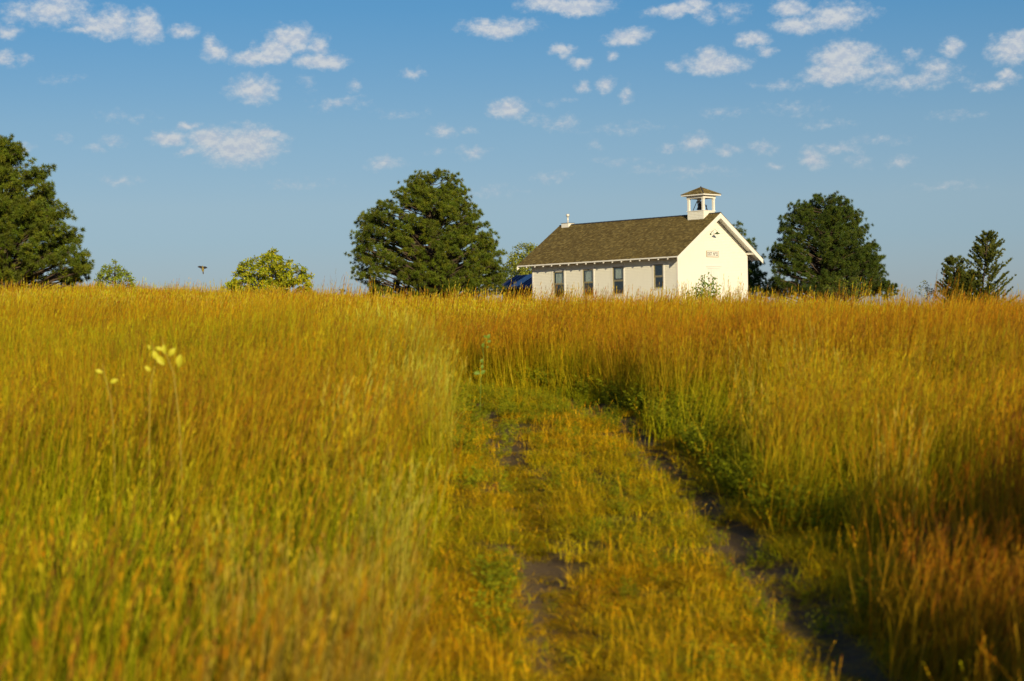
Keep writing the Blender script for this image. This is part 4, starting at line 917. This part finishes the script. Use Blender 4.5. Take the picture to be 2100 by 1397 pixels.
for i in range(3):      # 8-10 straw lying down
    c_ = Clump(450 + i); r = c_.r
    for _ in range(34): c_.blade(rv(r, .20) + Vector((0, 0, r.uniform(.01, .05))), r.uniform(.05, .12), r.uniform(1.5, 2.6), r.uniform(0, 6.28), r.uniform(.003, .007), r.choice(PAL + STR + SHT))
    for _ in range(30): c_.blade(rv(r, .20), r.uniform(.05, .14), r.uniform(.4, 1.4), r.uniform(0, 6.28), r.uniform(.004, .007), r.choice(SHT))
    add(c_short, k, c_, 'short_grass_clump'); k += 1
k = 0
for i in range(5):      # weeds
    c_ = Clump(500 + i); r = c_.r
    for _ in range(12):
        b0 = rv(r, .15); h = r.uniform(.2, .5); az_ = r.uniform(0, 6.28); ln_ = r.uniform(.1, .5); c_.culm(b0, h, ln_, az_, .005, r.choice(WED), r.choice(WED), False, (0, 0, 0))
        for j in range(14):
            f = r.uniform(.2, 1); p = b0 + Vector((math.cos(az_), math.sin(az_), 0)) * ln_ * h * f ** 1.8 + Vector((0, 0, h * f)); a = r.uniform(0, 6.28)
            c_.spike(p, Vector((math.cos(a), math.sin(a), r.uniform(-.2, .7))).normalized(), r.uniform(.04, .09), r.uniform(.015, .03), r.choice(WED))
    add(c_weed, k, c_, 'weed_clump'); k += 1

def scatter(name, label, cat, collection, P, IDX, ROT, SCL, TINT):
    me = bpy.data.meshes.new(name); me.vertices.add(len(P)); me.vertices.foreach_set('co', P.astype(np.float32).ravel())
    a = me.attributes.new('idx', 'INT', 'POINT'); a.data.foreach_set('value', IDX.astype(np.int32))
    a = me.attributes.new('rot', 'FLOAT_VECTOR', 'POINT'); a.data.foreach_set('vector', ROT.astype(np.float32).ravel())
    a = me.attributes.new('scl', 'FLOAT_VECTOR', 'POINT'); a.data.foreach_set('vector', SCL.astype(np.float32).ravel())
    a = me.attributes.new('tint', 'FLOAT_COLOR', 'POINT'); t = np.ones((len(P), 4), dtype=np.float32); t[:, :3] = TINT; a.data.foreach_set('color', t.ravel())
    o = bpy.data.objects.new(name, me); col.objects.link(o)
    ng = bpy.data.node_groups.new(name, 'GeometryNodeTree'); ng.interface.new_socket('Geometry', in_out='INPUT', socket_type='NodeSocketGeometry'); ng.interface.new_socket('Geometry', in_out='OUTPUT', socket_type='NodeSocketGeometry')
    N = ng.nodes; gi = N.new('NodeGroupInput'); go = N.new('NodeGroupOutput'); ip = N.new('GeometryNodeInstanceOnPoints'); ci = N.new('GeometryNodeCollectionInfo')
    ci.inputs['Collection'].default_value = collection; ci.inputs['Separate Children'].default_value = True; ci.inputs['Reset Children'].default_value = True
    def na(nm, ty): q = N.new('GeometryNodeInputNamedAttribute'); q.data_type = ty; q.inputs[0].default_value = nm; return q.outputs[0]
    l = ng.links.new; l(gi.outputs[0], ip.inputs['Points']); l(ci.outputs[0], ip.inputs['Instance']); ip.inputs['Pick Instance'].default_value = True
    l(na('idx', 'INT'), ip.inputs['Instance Index']); l(na('rot', 'FLOAT_VECTOR'), ip.inputs['Rotation']); l(na('scl', 'FLOAT_VECTOR'), ip.inputs['Scale']); l(ip.outputs[0], go.inputs[0])
    md = o.modifiers.new('scatter', 'NODES'); md.node_group = ng; tag(o, label, cat, kind='stuff'); return o

def wedge(n_per_m2, y0, y1, margin=2.0, xm=1.0):
    A = 0; k = .2572
    wy = lambda y: k * y * xm + margin
    n = int(n_per_m2 * (wy(y0) + wy(y1)) * (y1 - y0)); y = rng.uniform(y0, y1, int(n * 1.6)); x = rng.uniform(-1, 1, len(y)) * wy(y1)
    m = np.abs(x) < wy(y); return x[m][:n], y[m][:n]
PX, PY = [], []
for (dns, y0, y1, mg) in ((13, 2.5, 8, 3.0), (12, 8, 20, 3.0), (9.5, 20, 36, 3), (6.5, 36, 60, 3), (5.2, 60, 100, 4), (4.6, 100, 150, 6)):
    x, y = wedge(dns, y0, y1, mg); PX.append(x); PY.append(y)
X = np.concatenate(PX); Yv = np.concatenate(PY); D = track_d(X, Yv); n = len(X)
in_house = np.zeros(n, dtype=bool)
hm = house_m.inverted(); lx_ = (X - CX) * math.sin(TH) + (Yv - CY) * math.cos(TH); ly_ = -(X - CX) * math.cos(TH) + (Yv - CY) * math.sin(TH)
in_house = (lx_ > -.5) & (lx_ < HW + .5) & (ly_ > -1.3) & (ly_ < HL + .5)
edge = np.interp(Yv, [4, 12, 16, 24, 30], [2.0, 1.9, 1.8, 1.72, 1.35]) + .22 * (vnoise(X, Yv, .9) - .5) * 2
edgeR = 1.32 + .25 * (vnoise(X, Yv, 1.1) - .5) * 2
keep = ~in_house & ((Yv > 36) | (fbm(X + 11, Yv + 5, 1.3) > np.where(rng.random(n) < .75, np.interp(Yv, [8, 18, 30], [.48, .43, .38]), .0))) & np.where(D < 0, -D > edge, D > edgeR) & (Yv > 2.5) & (np.hypot(X, Yv) > 3.2)
X, Yv, D = X[keep], Yv[keep], D[keep]; n = len(X)
u = rng.random(n); IDX = np.where(Yv < 40, rng.integers(0, 8, n), rng.integers(8, 14, n))
pale = (D < 0) & (-D < 2.75) & (Yv < 33) & (u < np.interp(-D, [1.6, 2.3, 2.75], [.75, .40, 0])) & (vnoise(X, Yv, 1.6) > .32)
IDX = np.where(pale, rng.integers(14, 18, n), IDX)
gpatch = fbm(X + 31, Yv * .6, 7)
right_g = (D > 0) & (D < 6) & (Yv < 40) & (u < np.interp(D, [1.2, 2.5, 4.5, 6.5], [.5, .42, .25, .05]))
IDX = np.where(right_g, rng.integers(18, 22, n), IDX)
mid_g = (Yv < 40) & (u < np.clip((gpatch - .50) * 3.0, 0, .5) + np.interp(Yv, [8, 16, 26], [.6, .35, .1])) & ~pale; IDX = np.where(mid_g & (D < 0), rng.integers(18, 22, n), IDX)
pr = (D > 1.5) & (D < 5) & (Yv > 14) & (Yv < 26) & (vnoise(X + 9, Yv, 2.0) > .62) & (u > .8); IDX = np.where(pr, rng.integers(14, 18, n), IDX)
Z = ground_z(X, Yv, D)
hs = np.ones(n) * 1.18
hs *= .76 + .34 * fbm(X, Yv, 4.0) + .16 * vnoise(X, Yv, 1.0) + rng.normal(0, .10, n)
hs *= np.interp(Yv, [6, 26, 60, 95, 150], [.82, 1.04, .92, .84, .82])
hs = np.where(D < 0, hs, hs * np.interp(D, [1.2, 2.0, 5, 8], [.68, .86, .97, 1.0]))
hs = np.where(pale, hs * .98, hs)
ws = np.interp(Yv, [0, 40, 41, 150], [1.0, 1.05, 1.0, 1.35])
hs = np.where((rng.random(n) < .12) & (Yv > 50), hs * 1.25, hs)
SCL = np.stack([ws, ws, hs], 1); nr_ = np.interp(Yv, [0, 40, 60], [1, .8, 0]); ROT = np.stack([rng.normal(0, .05, n) + nr_ * (.5 * (vnoise(X, Yv, 1.3) - .5) + rng.normal(0, .06, n)), rng.normal(.06, .05, n) + nr_ * (.6 * (vnoise(X + 50, Yv, 1.1) - .5) + rng.normal(0, .08, n)), rng.uniform(-.6, .6, n)], 1)
pt = fbm(X, Yv, 9) - .5; p2 = fbm(X + 77, Yv, 3) - .5
far = np.clip((Yv - 20) / 60, 0, 1)
tr_ = 1.0 + .35 * p2 + .15 * pt; tg = 1.0 + .34 * p2 - 1.15 * pt * (1 - .3 * far); TINT = np.stack([tr_, tg, np.ones(n)], 1) * rng.uniform(.86, 1.14, (n, 1))
TINT[:, 0] *= .97; 
scatter('prairie_grass', 'tall copper and gold prairie grass covering the hill', 'grass', c_tall, np.stack([X, Yv, Z - .02], 1), IDX, ROT, SCL, np.clip(TINT, .3, 2))
print('tall clumps', n)

# short grass on the track
PX, PY = [], []
for (dns, y0, y1) in ((70, 3, 9), (62, 9, 20), (46, 20, 42)):
    m_ = int(dns * 4.2 * (y1 - y0)); y = rng.uniform(y0, y1, m_); cx = np.interp(y, _tp[:, 1], _tp[:, 0]) if y1 <= 20 else None
    if y1 <= 20: x = cx + rng.uniform(-2.4, 1.8, m_)
    else: m_ = int(dns * 9 * (y1 - y0)); y = rng.uniform(y0, y1, m_); x = rng.uniform(-6, 3, m_)
    PX.append(x); PY.append(y)
X = np.concatenate(PX); Yv = np.concatenate(PY); D = track_d(X, Yv); a = np.abs(D)
inrut = np.abs(a - .85) < .29 + .16 * (vnoise(X, Yv, .8) - .5)
bare = inrut & (vnoise(X + 5, Yv, 1.7) > np.where(D < 0, .50, .20))
sp = fbm(X + 40, Yv, .9); keep = (D > -2.35) & (D < 1.75) & ((sp > .45) | (rng.random(len(X)) < .30)) & (~bare | (rng.random(len(X)) < .16)); X, Yv, D, a = X[keep], Yv[keep], D[keep], a[keep]; n = len(X)
hs = .36 + .70 * vnoise(X, Yv, .6); hs *= np.where(a < .55, 1.15, np.where(a < 1.12, .6, 1.25)); hs *= np.interp(Yv, [27, 31], [1, 1.5])
ws = rng.uniform(.8, 1.3, n); gp = fbm(X + 3, Yv, 1.2) - .5
g2 = vnoise(X + 8, Yv, .35) - .5; tint = np.stack([1.56 - .7 * gp + .5 * g2, 1.36 + .05 * gp + .3 * g2, np.ones(n)], 1) * rng.uniform(.8, 1.3, (n, 1))
tint[(Yv > 28)] *= np.array([.72, .9, 1])
ROTS = np.stack([np.zeros(n), np.zeros(n), rng.uniform(0, 6.28, n)], 1)
scatter('track_grass', 'short yellow-green grass growing on the two-rut track', 'grass', c_short, np.stack([X, Yv, ground_z(X, Yv, D) - .01], 1), rng.integers(0, 11, n), ROTS, np.stack([ws, ws, hs], 1), np.clip(tint, .3, 2))
print('short', n)
# undergrowth right of the track
m_ = 900; y = np.where(rng.random(m_) < .3, rng.uniform(19, 28, m_), rng.uniform(6, 34, m_)); x = np.interp(y, _tp[:, 1], _tp[:, 0]) + 1.15 + rng.exponential(.7, m_); keep = (vnoise(x, y, 1.4) > .38) & (x < 7); x, y = x[keep], y[keep]
y2 = rng.uniform(26, 34, 260); x2 = rng.uniform(-1.2, 2.6, 260); y3 = rng.uniform(5, 28, 160); x3 = np.interp(y3, _tp[:, 1], _tp[:, 0]) + rng.uniform(-1.4, 1, 160)
x, y = np.concatenate([x, x2, x3]), np.concatenate([y, y2, y3]); n = len(x); D = track_d(x, y); sc_ = np.where(np.abs(D) < 1.2, rng.uniform(.25, .5, n), rng.uniform(.45, .95, n))
scatter('undergrowth', 'low green weeds along the right side of the track', 'weeds', c_weed, np.stack([x, y, ground_z(x, y, D) - .01], 1), rng.integers(0, 5, n), np.stack([np.zeros(n), np.zeros(n), rng.uniform(0, 6.28, n)], 1), np.stack([sc_, sc_, sc_], 1), np.ones((n, 3)) * rng.uniform(.8, 1.25, (n, 1)))
